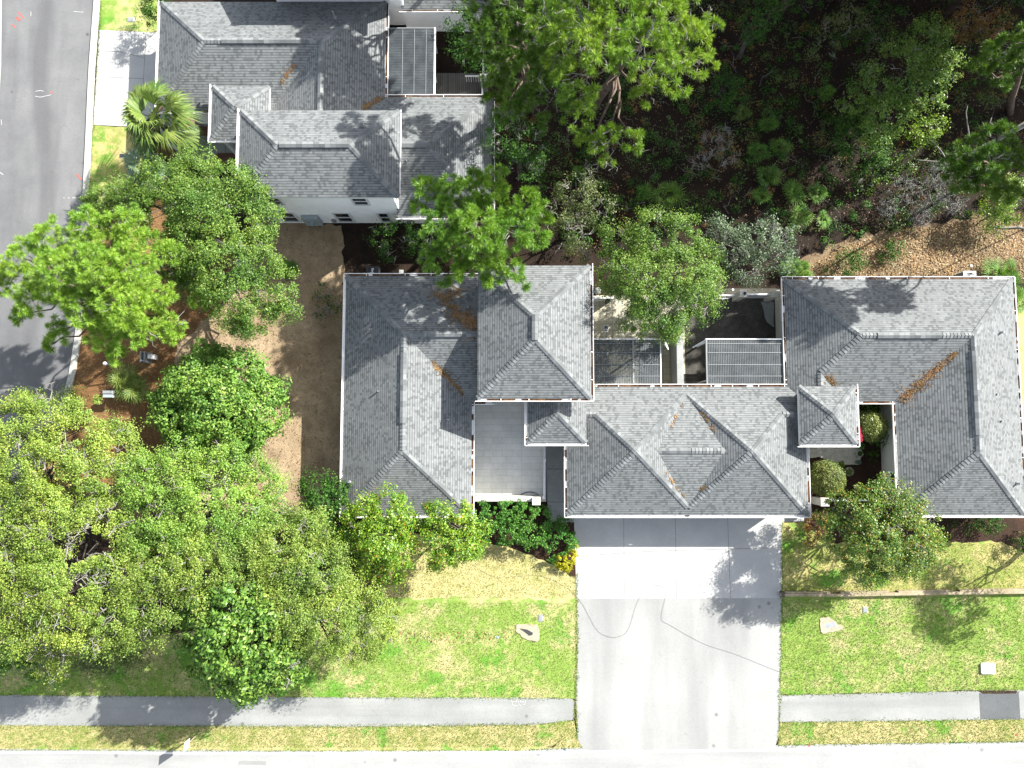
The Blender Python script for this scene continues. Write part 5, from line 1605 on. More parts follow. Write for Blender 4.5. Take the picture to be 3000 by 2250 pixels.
# loose leaves on the ground
def litter(label, poly, n, size, mat, z=.03, seed=0, name="fallen_leaves"):
    rng = np.random.default_rng(400 + seed)
    c = scatter_px(n, poly, rng)
    c[:, 2] = z + rng.random(n) * .03
    tag(cards(name, leaves_at(c, np.tile((0, 0, 1.0), (n, 1)), size, rng, .55, .45), 4, LS[mat]), label, "leaves", kind="stuff")
litter("dry tan leaves covering the sunny slope behind the planted-courtyard house", [(2340, 800), (2480, 715), (2700, 670), (3080, 610), (3080, 830), (2360, 815)], 6500, .115, 'dry', seed=1)
litter("grey-brown fallen leaves left of the hip-roofed wing", [(760, 650), (1000, 670), (1000, 1490), (570, 1490), (480, 1420), (530, 1010), (650, 900)], 5200, .085, 'dry_grey', seed=2)
litter("rust-coloured needles and chips in the mulch by the kerb", [(240, 625), (640, 570), (700, 960), (560, 1010), (450, 1420), (160, 1420), (215, 1090)], 4200, .075, 'dry', seed=3)
litter("brown fallen leaves on the floor of the wood", WOOD, 6000, .10, 'dry_grey', seed=4)
litter("stray dry leaves along the lawn's hollow", [(1130, 1850), (1480, 1850), (1480, 1880), (1130, 1885)], 110, .14, 'dry', .02, 5)
litter("stray dry leaves across the right lawn's hollow", [(2450, 1810), (2980, 1800), (2980, 1870), (2500, 1860)], 60, .12, 'dry', .02, 6)
# grass tufts
def grass(label, poly, n, seed, h=.07):
    rng = np.random.default_rng(600 + seed)
    c = scatter_px(n, poly, rng, .01)
    d = rand_dirs(n, rng)
    d[:, 2] = np.abs(d[:, 2]) * .8 + .4
    d = unit(d)
    s = unit(np.cross(d, (0, 0, 1.0))) * .018
    v = np.empty((n, 3, 3))
    v[:, 0] = c - s
    v[:, 1] = c + s
    v[:, 2] = c + d * h * rng.uniform(.6, 1.6, size=(n, 1))
    tag(cards("grass", v.reshape(-1, 3), 3, LS['grass']), label, "grass", kind="stuff")
grass("grass blades of the lawn between the live oaks and the driveway", [(-50, 1960), (700, 1900), (1130, 1765), (1690, 1765), (1688, 2044), (-50, 2034)], 26000, 1)
grass("grass blades of the lawn right of the driveway", [(2292, 1755), (3060, 1748), (3060, 2018), (2288, 2034)], 24000, 2)
grass("grass blades of the narrow verge along the road", [(-50, 2128), (1680, 2116), (1700, 2188), (-50, 2190)], 14000, 3)
grass("grass blades of the right verge along the road", [(2288, 2116), (3060, 2108), (3060, 2172), (2288, 2182)], 6000, 4)
grass("short grass of the lawn in front of the planted-courtyard house", [(2294, 1535), (2420, 1595), (2930, 1592), (3060, 1640), (3060, 1738), (2294, 1742)], 12000, 5, .05)
grass("short dry grass in front of the hedge", [(1130, 1600), (1480, 1605), (1600, 1650), (1686, 1690), (1686, 1752), (1130, 1752)], 9000, 6, .05)

def fringe(label, px, n, seed, h=.06, w=.07):
    """grass tufts creeping over an edge"""
    rng = np.random.default_rng(650 + seed)
    p = np.array([at(*q) for q in px])
    L = np.linalg.norm(np.diff(p, axis=0), axis=1)
    k = rng.choice(len(L), n, p=L / L.sum())
    t = rng.random((n, 1))
    c = p[k] + (p[k + 1] - p[k]) * t
    blob = np.abs(np.sin(c[:, :1] * 1.9 + c[:, 1:] * 1.3) + .6 * np.sin(c[:, :1] * 5.3 - c[:, 1:] * 4.1))
    c = c + rng.normal(size=(n, 2)) * w * blob
    c = np.concatenate([c, np.full((n, 1), .016)], 1)
    d = rand_dirs(n, rng)
    d[:, 2] = np.abs(d[:, 2]) * .5 + .25
    d = unit(d)
    s_ = unit(np.cross(d, (0, 0, 1.0))) * .022
    v = np.empty((n, 3, 3))
    v[:, 0], v[:, 1] = c - s_, c + s_
    v[:, 2] = c + d * h * rng.uniform(.6, 1.7, size=(n, 1))
    tag(cards("grass", v.reshape(-1, 3), 3, LS['grass']), label, "grass", kind="stuff")
fringe("grass creeping over the footpath's upper edge", [(-40, 2036), (750, 2041), (1660, 2046)], 1819, 1)
fringe("grass creeping over the footpath's lower edge", [(-40, 2126), (1000, 2129), (1560, 2124), (1682, 2110), (1684, 2050)], 1819, 2)
fringe("grass creeping over the main road's edge", [(-40, 2195), (800, 2199), (1500, 2198), (1708, 2190)], 1610, 3)
fringe("grass along the driveway's left edge", [(1689, 1680), (1691, 1900), (1687, 2060), (1692, 2165)], 909, 4, .08, .06)
fringe("grass along the driveway's right edge", [(2290, 1530), (2290, 1752), (2284, 2060), (2282, 2180)], 909, 5, .08, .06)
fringe("grass creeping over the right footpath's edges", [(2284, 2037), (2860, 2023), (3040, 2020), (3040, 2106), (2284, 2116)], 1610, 6)
fringe("grass creeping over the right stretch of road edge", [(2280, 2183), (3040, 2171)], 840, 7)
fringe("grass along the kerb at the top left", [(296, 0), (293, 90), (272, 370), (258, 600)], 770, 8, .08, .06)

# trees standing just outside the picture, whose shade falls into it
OUT = "tall pines of the wood beyond the picture's edge"
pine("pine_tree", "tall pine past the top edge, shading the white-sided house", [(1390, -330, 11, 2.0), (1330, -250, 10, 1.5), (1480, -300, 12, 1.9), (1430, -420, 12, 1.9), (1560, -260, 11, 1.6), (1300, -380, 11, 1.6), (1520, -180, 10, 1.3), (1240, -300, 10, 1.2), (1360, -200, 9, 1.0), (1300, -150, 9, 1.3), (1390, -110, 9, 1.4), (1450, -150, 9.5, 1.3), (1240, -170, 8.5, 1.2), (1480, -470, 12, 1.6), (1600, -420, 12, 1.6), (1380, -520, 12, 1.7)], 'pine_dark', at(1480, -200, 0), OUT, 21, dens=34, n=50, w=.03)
def copy_tree(o, loc, rz, sc):
    c = o.copy()
    COL.objects.link(c)
    c.location, c.rotation_euler, c.scale = loc, (0, 0, rz), (sc, sc, sc)
    for ch in list(o.children):
        d = ch.copy()
        COL.objects.link(d)
        d.parent = c
    return c


protos = []
for k in range(2):
    bx, by = (44.0, 40.0) if k == 0 else (38.0, 36.0)
    L = []
    rng = np.random.default_rng(70 + k)
    for q in range(9):
        a_ = q * 2.4
        rad = 1.1 * math.sqrt(q)
        L.append((bx + rad * math.cos(a_), by + rad * math.sin(a_), 15.5 - q * .55, 2.1 + .5 * rng.random()))
    _pl = px_lobes
    px_lobes = lambda LL, fl=.6: [(x, y, z, r, fl) for x, y, z, r in LL]
    protos.append(pine("pine_tree", "tall pine of the dense wood beyond the upper right edge of the picture", L, 'pine_dark', (bx, by), OUT, 30 + k, dens=20, n=40, nl=.45, w=.05, twigs=0, trunk_r=.25))
    px_lobes = _pl
rng = np.random.default_rng(5)
q = 0
for gx in np.arange(15.0, 31.5, 3.6):
    copy_tree(protos[q % 2], (gx + rng.uniform(-.8, .8), 28.4 + rng.uniform(-.8, 1.2), 0), rng.random() * 6.28, rng.uniform(.98, 1.12))
    q += 1
for gx in np.arange(16.0, 64.0, 5.2):
    for gy in np.arange(32.5, 53.0, 5.4):
        if (gx, gy) in ((44.0, 40.0),):
            continue
        x, y = gx + rng.uniform(-1.6, 1.6), gy + rng.uniform(-1.2, 1.2)
        if min(math.hypot(x - 44, y - 40), math.hypot(x - 38, y - 36)) < 2.5:
            continue
        copy_tree(protos[q % 2], (x, y, 0), rng.random() * 6.28, rng.uniform(.8, 1.1))
        q += 1
pine("pine_tree", "pine past the right edge whose shade lies on the planted-courtyard house's roof", [(3190, 520, 10, 1.2), (3250, 470, 10, 1.2), (3140, 580, 9, .9), (3120, 400, 11.5, 1.3), (3180, 420, 11.5, 1.4), (3230, 440, 12, 1.4), (3160, 350, 12, 1.4), (3125, 465, 11, 1.0), (3090, 430, 11, .9), (3200, 370, 12.5, 1.3)], 'pine_dark', at(3330, 520, 0), OUT, 50, trunk_r=.045, dens=36, n=50, w=.03)
broad_tree("small_tree", "tree past the lower right edge, its shade on the lawn", "tree", [(3220, 1560, 5, 1.3), (3280, 1610, 5.4, 1.5), (3230, 1680, 4.8, 1.2), (3190, 1640, 4.6, 1.0)], 'autumn2', seed=70, twigs=2, dens=11, per=44, leaf=.15)

# ------------------------------------------------------------------ walls, fences, posts and small things
def single(name, label, cat, mb, mat, loc, group=None, smooth=False):
    return tag(obj(name, mb, mat, None, (loc[0], loc[1], 0.0), smooth), label, cat, group)


def rail_fence(label, a, b, h, n, mat='whitewood', group=None, solid=False, name="railing", low=.12):
    """white railing from a to b: top and bottom rail, pickets or a solid infill, end posts"""
    a, b = np.array(a, float), np.array(b, float)
    t = thing(name, label, "fence", (a[0], a[1], 0), group)
    A3, B3 = lambda z: (a[0], a[1], z), lambda z: (b[0], b[1], z)
    obj("top_rail", MB().bar(A3(h), B3(h), .09, .06), M[mat], t)
    obj("bottom_rail", MB().bar(A3(low), B3(low), .06, .05), M[mat], t)
    if solid:
        obj("panel", MB().bar(A3(h - .065), B3(h - .065), .035, h - .065 - low - .005), M[mat], t)
    else:
        d = b - a
        L = np.linalg.norm(d)
        for i in range(n):
            p = a + d * (i + .5) / n
            obj("picket", MB().box(p[0] - .018, p[0] + .018, p[1] - .018, p[1] + .018, low + .002, h - .062), M[mat], t)
    return t


def pier(label, c, w, h, mat='stucco', group=None, cap=True):
    t = thing("pier", label, "pier", (c[0], c[1], 0), group)
    obj("shaft", MB().bbox(c[0] - w / 2, c[0] + w / 2, c[1] - w / 2, c[1] + w / 2, 0, h - .06), M[mat], t)
    obj("cap", MB().bbox(c[0] - w / 2 - .04, c[0] + w / 2 + .04, c[1] - w / 2 - .04, c[1] + w / 2 + .04, h - .06, h), M[mat], t)
    return t


# front court: wall, pier, fence
wx0, wy0 = at(1382, 1462, 1.3)
wx1, _ = at(1560, 1462, 1.3)
single("garden_wall", "pale low wall behind the hedge closing the paved court", "wall", MB().bbox(wx0, wx1, wy0 - .16, wy0 + .16, 0, 1.3), M['stucco'], (wx0, wy0))
pc = at(1571, 1468, 1.6)
pier("pale square pier at the corner of the paved court", pc, .44, 1.6)
single("lamp_hook", "small dark hook on top of the court's corner pier", "hook", MB().tube([(pc[0] + .02, pc[1] - .02, 1.6), (pc[0] + .02, pc[1] - .02, 1.66), (pc[0] + .06, pc[1] + .04, 1.67)], [.02, .02, .015], 6), M['dark'], pc)
fa, fb = at(1595, 1300, 1.2), at(1594, 1456, 1.2)
rail_fence("white picket railing between the paved court and the walkway", fa, fb, 1.2, 34)
for y_, lab in ((1458, "white square post at the railing's lower end by the pier"), (1348, "white post halfway along the court's railing")):
    p = at(1592 if y_ > 1400 else 1596, y_, 1.3)
    single("fence_post", lab, "post", MB().bbox(p[0] - .09, p[0] + .09, p[1] - .09, p[1] + .09, 0, 1.3), M['whitewood'], p)
p = at(1562, 1455, .3)
hose = [(p[0] - .8 + i * .13, p[1] + .18 * math.sin(i / 9 * math.pi) + .1, .05) for i in range(10)]
single("garden_hose", "dark hose curving on the pavers beside the court's pier", "hose", MB().tube(hose, [.022] * 10, 6), M['dark'], p, smooth=True)
# rear patio of the middle house
a, b = at(1730, 872, 1.1), at(1798, 872, 1.1)
rail_fence("white railing along the upper side of the tiled rear patio", a, b, 1.1, 0, solid=True)
p = at(1782, 877, .8)
single("wall_lamp", "dark lamp block at the end of the rear patio's railing", "lamp", MB().bbox(p[0] - .1, p[0] + .1, p[1] - .12, p[1] + .1, 0, .9), M['dark'], p)
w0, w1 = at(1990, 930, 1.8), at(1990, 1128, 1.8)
single("privacy_wall", "thick pale wall between the tiled patio and the dirt yard", "wall", MB().bbox(w0[0] - .21, w0[0] + .21, w1[1] + .02, w0[1], 0, 1.8), M['concrete_old'], w0)  # darker concrete puts the overhanging oak's shade into the wall's colour
p = at(1948, 1010, 2.75)
t = thing("satellite_dish", "white satellite dish at the corner of a corrugated patio roof", "satellite dish", (p[0], p[1], 0))
dm = MB()
nrm_ = unit(np.array((.85, .35, .35)))
u_ = unit(np.cross(nrm_, (0, 0, 1.0)))
w_ = np.cross(u_, nrm_)
rings = []
for k, rr_ in enumerate((0.02, .12, .22, .31, .37)):
    rings.append([np.array((p[0], p[1], 2.75)) + (u_ * math.cos(q * math.pi / 10) * rr_ + w_ * math.sin(q * math.pi / 10) * rr_ * 1.12) + nrm_ * (rr_ ** 2 * .55) for q in range(20)])
vs = [q for r_ in rings for q in r_]
dm.add(vs, [(i * 20 + q, i * 20 + (q + 1) % 20, (i + 1) * 20 + (q + 1) % 20, (i + 1) * 20 + q) for i in range(4) for q in range(20)])
obj("dish", dm, M['whitewood'], t, smooth=True)
e_ = np.array((p[0], p[1], 2.75))
obj("arm", MB().tube([e_ - w_ * .35, e_ - w_ * .25 + nrm_ * .30, e_ + nrm_ * .38], [.015, .015, .03], 6), M['greymetal'], t)
obj("mast", MB().tube([e_ - nrm_ * .02, e_ - nrm_ * .10 + (0, 0, -.05), (p[0] - .25, p[1], 2.5), (p[0] - .28, p[1], 0)], [.03, .03, .025, .025], 8), M['greymetal'], t)
p = at(1776, 962, 1.3)
t = thing("solar_light", "garden light with a small blue solar panel standing on the tiled patio", "solar light", (p[0], p[1], 0))
obj("panel_frame", MB().bbox(p[0] - .12, p[0] + .12, p[1] - .21, p[1] + .21, 1.28, 1.31, .01), M['whitewood'], t)
for ky in range(4):
    for kx in range(2):
        obj("solar_cell", MB().box(p[0] - .10 + kx * .105, p[0] - .005 + kx * .105, p[1] - .18 + ky * .092, p[1] - .10 + ky * .092, 1.311, 1.316), M['solar'], t)
obj("pole", MB().tube([(p[0], p[1] - .1, 1.28), (p[0], p[1] - .45, .0)], [.03, .03], 8), M['whitewood'], t)
p = at(1973, 1012, .15)
single("floor_lamp", "tiny white lamp at the foot of the patio's privacy wall", "lamp", MB().lathe(p, [(.0, .18), (.07, .16), (.09, .08), (.09, 0.0)], 12), M['whitewood'], p)
p = at(1752, 850, .3)
single("stone", "grey stone on the litter behind the tiled patio", "stone", MB().lathe(p, [(.0, .3), (.12, .28), (.22, .15), (.25, 0)], 9), M['concrete_old'], p, smooth=True)
# dirt yard fence
a, b = at(2070, 865, 1.2), at(2152, 865, 1.2)
rail_fence("white picket railing along the dirt yard", a, b, 1.2, 13)
pc = at(2178, 859, 1.7)
pier("pale square pier in the dirt yard's fence with a dark lantern on it", pc, .40, 1.7)
t = single("lantern", "dark lantern on the dirt yard's fence pier", "lantern", MB().lathe((pc[0] + .08, pc[1] - .02), [(.0, .16), (.05, .14), (.09, .10), (.075, .02), (.1, 0)], 10, 1.7), M['dark'], pc)
a, b = at(2190, 862, 1.2), at(2276, 862, 1.2)
rail_fence("solid white fence panel along the dirt yard", a, b, 1.2, 0, solid=True)
pc = at(2274, 860, 1.7)
pier("pale square pier where the dirt yard's fence meets the planted-courtyard house", pc, .40, 1.7)
p = at(2148, 848, .1)
single("pot_lid", "small white round lid lying on the leaves above the dirt yard's fence", "lid", MB().lathe(p, [(.0, .05), (.06, .05), (.09, .0)], 12), M['whitewood'], p)
# courtyard of the right house
pc = at(2417, 1471, 1.5)
pier("pale square pier in the planted courtyard's front wall with a dark iron ornament", pc, .46, 1.5)
om = MB()
for k in range(5):
    q = k * 1.25
    om.tube([(pc[0] + .06, pc[1], 1.5), (pc[0] + .06 + .1 * math.cos(q), pc[1] + .1 * math.sin(q), 1.56 + .03 * (k % 2)), (pc[0] + .06 + .14 * math.cos(q + .8), pc[1] + .14 * math.sin(q + .8), 1.52)], [.02, .02, .015], 5)
single("iron_ornament", "dark curled iron ornament on the planted courtyard's pier", "ornament", om, M['dark'], pc)
a, b = at(2429, 1466, 1.1), at(2560, 1466, 1.1)
rail_fence("white-topped courtyard fence running behind the orange-tinted tree", a, b, 1.1, 0, solid=True)
p = at(2517, 1277, 2.0)
t = thing("umbrella", "closed red sunshade leaning out from under the courtyard's porch roof", "umbrella", (p[0], p[1], 0))
um = MB()
apx = np.array((p[0] - .15, p[1] + .25, 2.15))
rim = [np.array((p[0] - .15 + .62 * math.cos(k * math.pi / 4), p[1] + .20 + .75 * math.sin(k * math.pi / 4), 1.85)) for k in range(8)]
um.add([apx] + rim, [(0, 1 + k, 1 + (k + 1) % 8) for k in range(8)])
obj("canopy", um, M['red'], t)
obj("pole", MB().tube([(apx[0], apx[1], 0), (apx[0], apx[1], 2.2)], [.025, .02], 8), M['whitewood'], t)


def planter(label, px, py, r, h, mat, leafmat, seed, plant_r):
    x, y = at(px, py, h)
    t = thing("planter", label, "planter", (x, y, 0), "pots round the courtyard's gravel")
    obj("pot", MB().lathe((x, y), [(r * .72, 0), (r, h - .05), (r * 1.08, h - .05), (r * 1.08, h), (r * .88, h), (r * .86, h - .06), (0.0, h - .06)], 20), M[mat], t, smooth=False)
    rng = np.random.default_rng(900 + seed)
    n = 240
    d = rand_dirs(n, rng)
    d[:, 2] = np.abs(d[:, 2])
    c = np.array((x, y, h - .05)) + d * plant_r * rng.uniform(.3, 1, size=(n, 1))
    cards("plant", leaves_at(c, d + (0, 0, .5), .10, rng), 4, LS[leafmat], t)
planter("cream pot with a dark green plant at the gravel's end", 2520, 1329, .19, .35, 'pot', 'dark', 1, .18)
planter("cream pot with a bushy plant next to the red sunshade", 2523, 1306, .19, .35, 'pot', 'hedge', 2, .26)
planter("blue-green pot at the gravel's lower corner", 2517, 1354, .14, .3, 'pot_teal', 'greygreen', 3, .1)
planter("wide cream pot with striped grassy leaves in the courtyard mulch", 2488, 1382, .26, .35, 'pot', 'clipped', 4, .32)
p = at(2476, 1397, .15)
single("yellow_stone", "small yellow stone by the wide cream pot", "stone", MB().lathe(p, [(.0, .14), (.07, .11), (.1, 0)], 9), plain("yellow_stone", (.6, .5, .16)), p, smooth=True)
p = at(2570, 1434, .5)
t = thing("grill_cart", "round dark kettle pot standing by the courtyard's beige wall", "kettle", (p[0], p[1], 0))
obj("bowl", MB().lathe(p, [(.05, .35), (.2, .45), (.23, .55), (.18, .63), (.05, .68), (0, .69)], 16), M['greymetal'], t, smooth=True)
for k in range(3):
    q = k * 2.09
    obj("leg", MB().tube([(p[0] + .12 * math.cos(q), p[1] + .12 * math.sin(q), .4), (p[0] + .24 * math.cos(q), p[1] + .24 * math.sin(q), 0)], [.015, .015], 6), M['dark'], t)
# air conditioners
def aircon(label, c, w, d, h, seed, mat='whitewood', rot=0):
    t = thing("air_conditioner", label, "air conditioner", (c[0], c[1], 0), "outdoor air conditioning units")
    x0, x1, y0, y1 = c[0] - w / 2, c[0] + w / 2, c[1] - d / 2, c[1] + d / 2
    m = MB().box(x0 + .02, x1 - .02, y0 + .02, y1 - .02, .02, h - .06)
    for k in range(14):
        z = .08 + k * (h - .2) / 14
        m.box(x0, x1, y0, y1, z, z + .02)
    obj("grille", m, M['greymetal'], t)
    top = MB()
    r = min(w, d) * .40
    n = 24
    ring = [(c[0] + r * math.cos(2 * math.pi * k / n), c[1] + r * math.sin(2 * math.pi * k / n)) for k in range(n)]
    sq = []
    for k in range(n):
        a_ = 2 * math.pi * k / n
        s_ = 1 / max(abs(math.cos(a_)), abs(math.sin(a_)))
        sq.append((c[0] + w / 2 * math.cos(a_) * s_, c[1] + d / 2 * math.sin(a_) * s_))
    top.add([(q[0], q[1], h) for q in ring] + [(q[0], q[1], h) for q in sq] + [(q[0], q[1], h - .06) for q in sq] + [(q[0], q[1], h - .15) for q in ring],
            [(k, n + k, n + (k + 1) % n, (k + 1) % n) for k in range(n)] + [(n + k, 2 * n + k, 2 * n + (k + 1) % n, n + (k + 1) % n) for k in range(n)] + [(3 * n + k, k, (k + 1) % n, 3 * n + (k + 1) % n) for k in range(n)])
    obj("lid", top, M[mat], t)
    obj("well", MB().lathe(c, [(0, h - .055), (r, h - .055)], 24), M['dark'], t)
    fan = MB()
    for k in range(3):
        q = k * 2.09 + .5 + seed
        dx, dy = math.cos(q), math.sin(q)
        fan.add([(c[0] + dx * .03 - dy * .04, c[1] + dy * .03 + dx * .04, h - .05), (c[0] + dx * .03 + dy * .04, c[1] + dy * .03 - dx * .04, h - .03), (c[0] + dx * r * .9 + dy * .10, c[1] + dy * r * .9 - dx * .10, h - .02), (c[0] + dx * r * .9 - dy * .08, c[1] + dy * r * .9 + dx * .08, h - .05)], [(0, 1, 2, 3)])
    fan.lathe(c, [(.0, h - .01), (.06, h - .015), (.06, h - .05)], 12)
    obj("fan", fan, M['steel'], t)
    return t
c = at(2842, 812, .85)
aircon("white air conditioner behind the planted-courtyard house, fan showing", c, .80, .80, .85, 0)
c = at(1090, 798, .8)
aircon("dark air conditioner half hidden behind the hip-roofed wing's rear eave", c, .8, .8, .8, 1, 'dark')
p = at(2847, 778, .1)
single("valve_cover", "small white round cover on the leaves above the air conditioner", "cover", MB().lathe(p, [(.0, .09), (.08, .09), (.1, .0)], 14), M['whitewood'], p)
p = at(1175, 796, .05)
single("stepping_stone", "grey-green square stone slab behind the hip-roofed wing", "slab", MB().bbox(p[0] - .15, p[0] + .15, p[1] - .13, p[1] + .13, 0, .06), M['concrete_old'], p)
# deck
d0, d1 = at(1275, 214, .3), at(1412, 284, .3)
single("wooden_deck", "weathered grey plank deck beside the corrugated porch roof at the top", "deck", MB().box(d0[0], d1[0], 21.45, d0[1], 0, .3), M['deck'], d0)
a, b = at(1362, 222, 1.1), at(1404, 222, 1.1)
rail_fence("white railing gate at the edge of the plank deck", a, b, 1.1, 6)
pc = at(1417, 226, 1.6)
pier("grey block pier at the deck's corner with a dark lantern", pc, .42, 1.6, 'concrete_old')
single("lantern", "dark lantern on the deck's corner pier", "lantern", MB().lathe((pc[0] - .03, pc[1] + .08), [(.0, .16), (.05, .14), (.09, .10), (.075, .02), (.1, 0)], 10, 1.6), M['dark'], pc)
a, b = at(1415, 150, 1.2), at(1415, 214, 1.2)
rail_fence("solid white fence panel running up from the deck's pier", a, b, 1.2, 0, solid=True)
a, b = at(1413, 240, 1.2), at(1413, 282, 1.2)
rail_fence("short white fence panel running down from the deck's pier", a, b, 1.2, 0, solid=True)
p = at(1358, 178, .3)
single("bird_feeder", "small white box lying in the dark yard above the deck", "box", MB().bbox(p[0] - .08, p[0] + .08, p[1] - .12, p[1] + .12, 0, .25), M['whitewood'], p)
# roadside and mulch things
p0 = at(332, 1069, 0)
t = thing("bollard_light", "pale bollard lamp with a round white cap in the mulch by the kerb", "lamp", (p0[0], p0[1], 0))
obj("post", MB().lathe(p0, [(.09, 0), (.08, .9)], 14), M['bluegrey'], t, smooth=True)
obj("cap", MB().lathe(p0, [(.11, .9), (.12, .98), (.0, 1.0)], 16), M['whitewood'], t)
p0 = at(345, 1156, 0)
t = thing("mailbox_post", "grey double mailbox post beside the yellowish palmetto", "mailbox", (p0[0], p0[1], 0))
obj("post", MB().box(p0[0] - .06, p0[0] + .06, p0[1] - .06, p0[1] + .06, 0, .95), M['greymetal'], t)
obj("box", MB().bbox(p0[0] - .32, p0[0] + .32, p0[1] - .02, p0[1] + .18, .95, 1.2), M['greymetal'], t)
obj("box", MB().bbox(p0[0] - .32, p0[0] + .32, p0[1] - .26, p0[1] - .06, .95, 1.15), M['bluegrey'], t)
p0 = at(440, 1050, 0)
t = thing("utility_stand", "grey utility stand with a frame and a pale box under the bright pine's edge", "utility stand", (p0[0], p0[1], 0))
obj("frame", MB().bar((p0[0] - .12, p0[1] + .35, 1.0), (p0[0] - .12, p0[1] - .35, 1.0), .07, 1.0).bar((p0[0] + .12, p0[1] + .35, 1.0), (p0[0] + .12, p0[1] - .35, 1.0), .07, 1.0), M['greymetal'], t)
obj("crossbar", MB().bar((p0[0] - .08, p0[1] - .25, .98), (p0[0] + .08, p0[1] - .25, .98), .08, .08), M['greymetal'], t)
obj("box", MB().bbox(p0[0] + .22, p0[0] + .5, p0[1] - .1, p0[1] + .2, 0, .8), M['whitewood'], t)
for px, py, w, h, mt, rim, lab in ((383, 57, .42, .26, 'greymetal', True, "grey meter lid with a pale rim in the shaded grass by the short driveway"),
                                   (358, 456, .34, .24, 'dark', True, "dark meter lid in the grass below the bluish palm"),
                                   (1584, 1811, .24, .36, 'greymetal', True, "small grey meter lid above the dark-slotted culvert mouth"),
                                   (2535, 1787, .26, .32, 'greymetal', True, "small grey meter lid in the lawn below the timber edging")):
    p = at(px, py, .03)
    t = thing("meter_lid", lab, "meter lid", (p[0], p[1], 0), "meter lids set in the grass")
    obj("rim", MB().bbox(p[0] - w / 2 - .04, p[0] + w / 2 + .04, p[1] - h / 2 - .04, p[1] + h / 2 + .04, 0, .035), M['concrete_old'], t)
    obj("lid", MB().bbox(p[0] - w / 2, p[0] + w / 2, p[1] - h / 2, p[1] + h / 2, .036, .05), M[mt], t)
p = at(2900, 1961, .25)
m = MB()
w, h, rr_ = .44, .33, .08
ring = []
for cx_, cy_, a0 in ((w - rr_, h - rr_, 0), (-w + rr_, h - rr_, 90), (-w + rr_, -h + rr_, 180), (w - rr_, -h + rr_, 270)):
    for k in range(5):
        a_ = R(a0 + k * 22.5)
        ring.append((p[0] + cx_ + rr_ * math.cos(a_), p[1] + cy_ + rr_ * math.sin(a_)))
m.prism(ring, 0, .12)
single("utility_box", "bright white rounded utility box in the lawn near the footpath", "utility box", m, M['paint_white'], p)
# culvert mouths
def culvert(label, outline, mouth, mat2, seed):
    c = np.mean([at(*q) for q in outline], axis=0)
    t = thing("culvert", label, "culvert", (c[0], c[1], 0), "concrete culvert mouths in the lawn")
    o = edge_pts(outline, .02, .12)
    obj("apron", MB().prism([(q[0], q[1]) for q in o], .0, .05), M['kerb_tan'], t)
    mo = [(*at(*q), 0) for q in mouth]
    obj("mouth", MB().prism([(q[0], q[1]) for q in mo], .03, .056), M[mat2], t)
    return t
M['kerb_tan'] = grainy("tan_concrete", (0.299, 0.260, 0.189), (0.377, 0.338, 0.254), big=1.5, fine=22, amt=0.3)
culvert("concrete culvert mouth with a dark slot in the lawn", [(1513, 1829), (1574, 1829), (1581, 1846), (1580, 1874), (1574, 1880), (1550, 1876), (1532, 1868), (1510, 1848)], [(1521, 1840), (1545, 1844), (1561, 1853), (1560, 1860), (1550, 1862), (1535, 1850)], 'dark', 1)
culvert("concrete culvert mouth with a grey metal flap in the lawn", [(2400, 1812), (2425, 1806), (2448, 1820), (2452, 1828), (2470, 1834), (2468, 1844), (2410, 1856), (2404, 1850)], [(2418, 1828), (2444, 1820), (2447, 1836), (2418, 1840)], 'steel', 2)
p = at(1458, 1867, .03)
single("blue_wrapper", "scrap of blue wrapper on the lawn near the dark-slotted culvert", "litter", MB().bbox(p[0] - .07, p[0] + .07, p[1] - .06, p[1] + .05, 0, .05, .02), plain("blue_scrap", (.2, .3, .6)), p)
# timber edging
pts = [(2288, 1743), (2450, 1744), (2620, 1741), (2800, 1738), (3020, 1735), (3150, 1733)]
m = MB()
for (a, b) in zip(pts[:-1], pts[1:]):
    q, r_ = at(*a, .35), at(*b, .35)
    m.bar((q[0], q[1], .35), (r_[0] - .02, r_[1], .35), .17, .4)
    m.bar((q[0] + .3, q[1] + .14, .30), (r_[0] - .3, r_[1] + .14, .30), .10, .3)
p = at(2290, 1743)
single("timber_edging", "weathered timber edging across the sunny lawn from the driveway", "edging", m, M['timber'], p)
p = at(2288, 1738)
single("edging_post", "dark stub post at the driveway end of the timber edging", "post", MB().bbox(p[0] - .09, p[0] + .09, p[1] - .2, p[1] + .16, 0, .42), M['bark'], p)
pts = [V(2985, 665, .06), V(2930, 668, .06), V(2905, 664, .06)]
single("log_edging", "grey log edging in the dry leaves", "log", MB().tube([V(3060, 690, .06)] + pts, [.07, .07, .06, .05], 7), M['twig'], pts[0], smooth=True)
# road sign and marker
p0 = np.array(at(587, 2149))
pc = np.array(at(547, 2183, 1.75))
t = thing("road_sign", "white square road sign on a thin post at the verge, seen almost edge-on", "sign", (p0[0], p0[1], 0))
p0 = np.array((pc[0] + .05, pc[1] + .08))
obj("post", MB().tube([(p0[0] + .0, p0[1] + .0, 0), (p0[0], p0[1], 2.05)], [.035, .035], 8), M['timber'], t)
al = np.array((.06, 1.0)); al = al / np.linalg.norm(al)
nl = np.array((al[1], -al[0]))
m = MB()
q = [pc - al * .27, pc + al * .27]
m.add([(*(q[0] - nl * .012), 1.38), (*(q[1] - nl * .012), 1.38), (*(q[1] + nl * .012), 1.38), (*(q[0] + nl * .012), 1.38), (*(q[0] - nl * .012), 2.1), (*(q[1] - nl * .012), 2.1), (*(q[1] + nl * .012), 2.1), (*(q[0] + nl * .012), 2.1)],
      [(0, 3, 2, 1), (4, 5, 6, 7), (0, 1, 5, 4), (1, 2, 6, 5), (2, 3, 7, 6), (3, 0, 4, 7)])
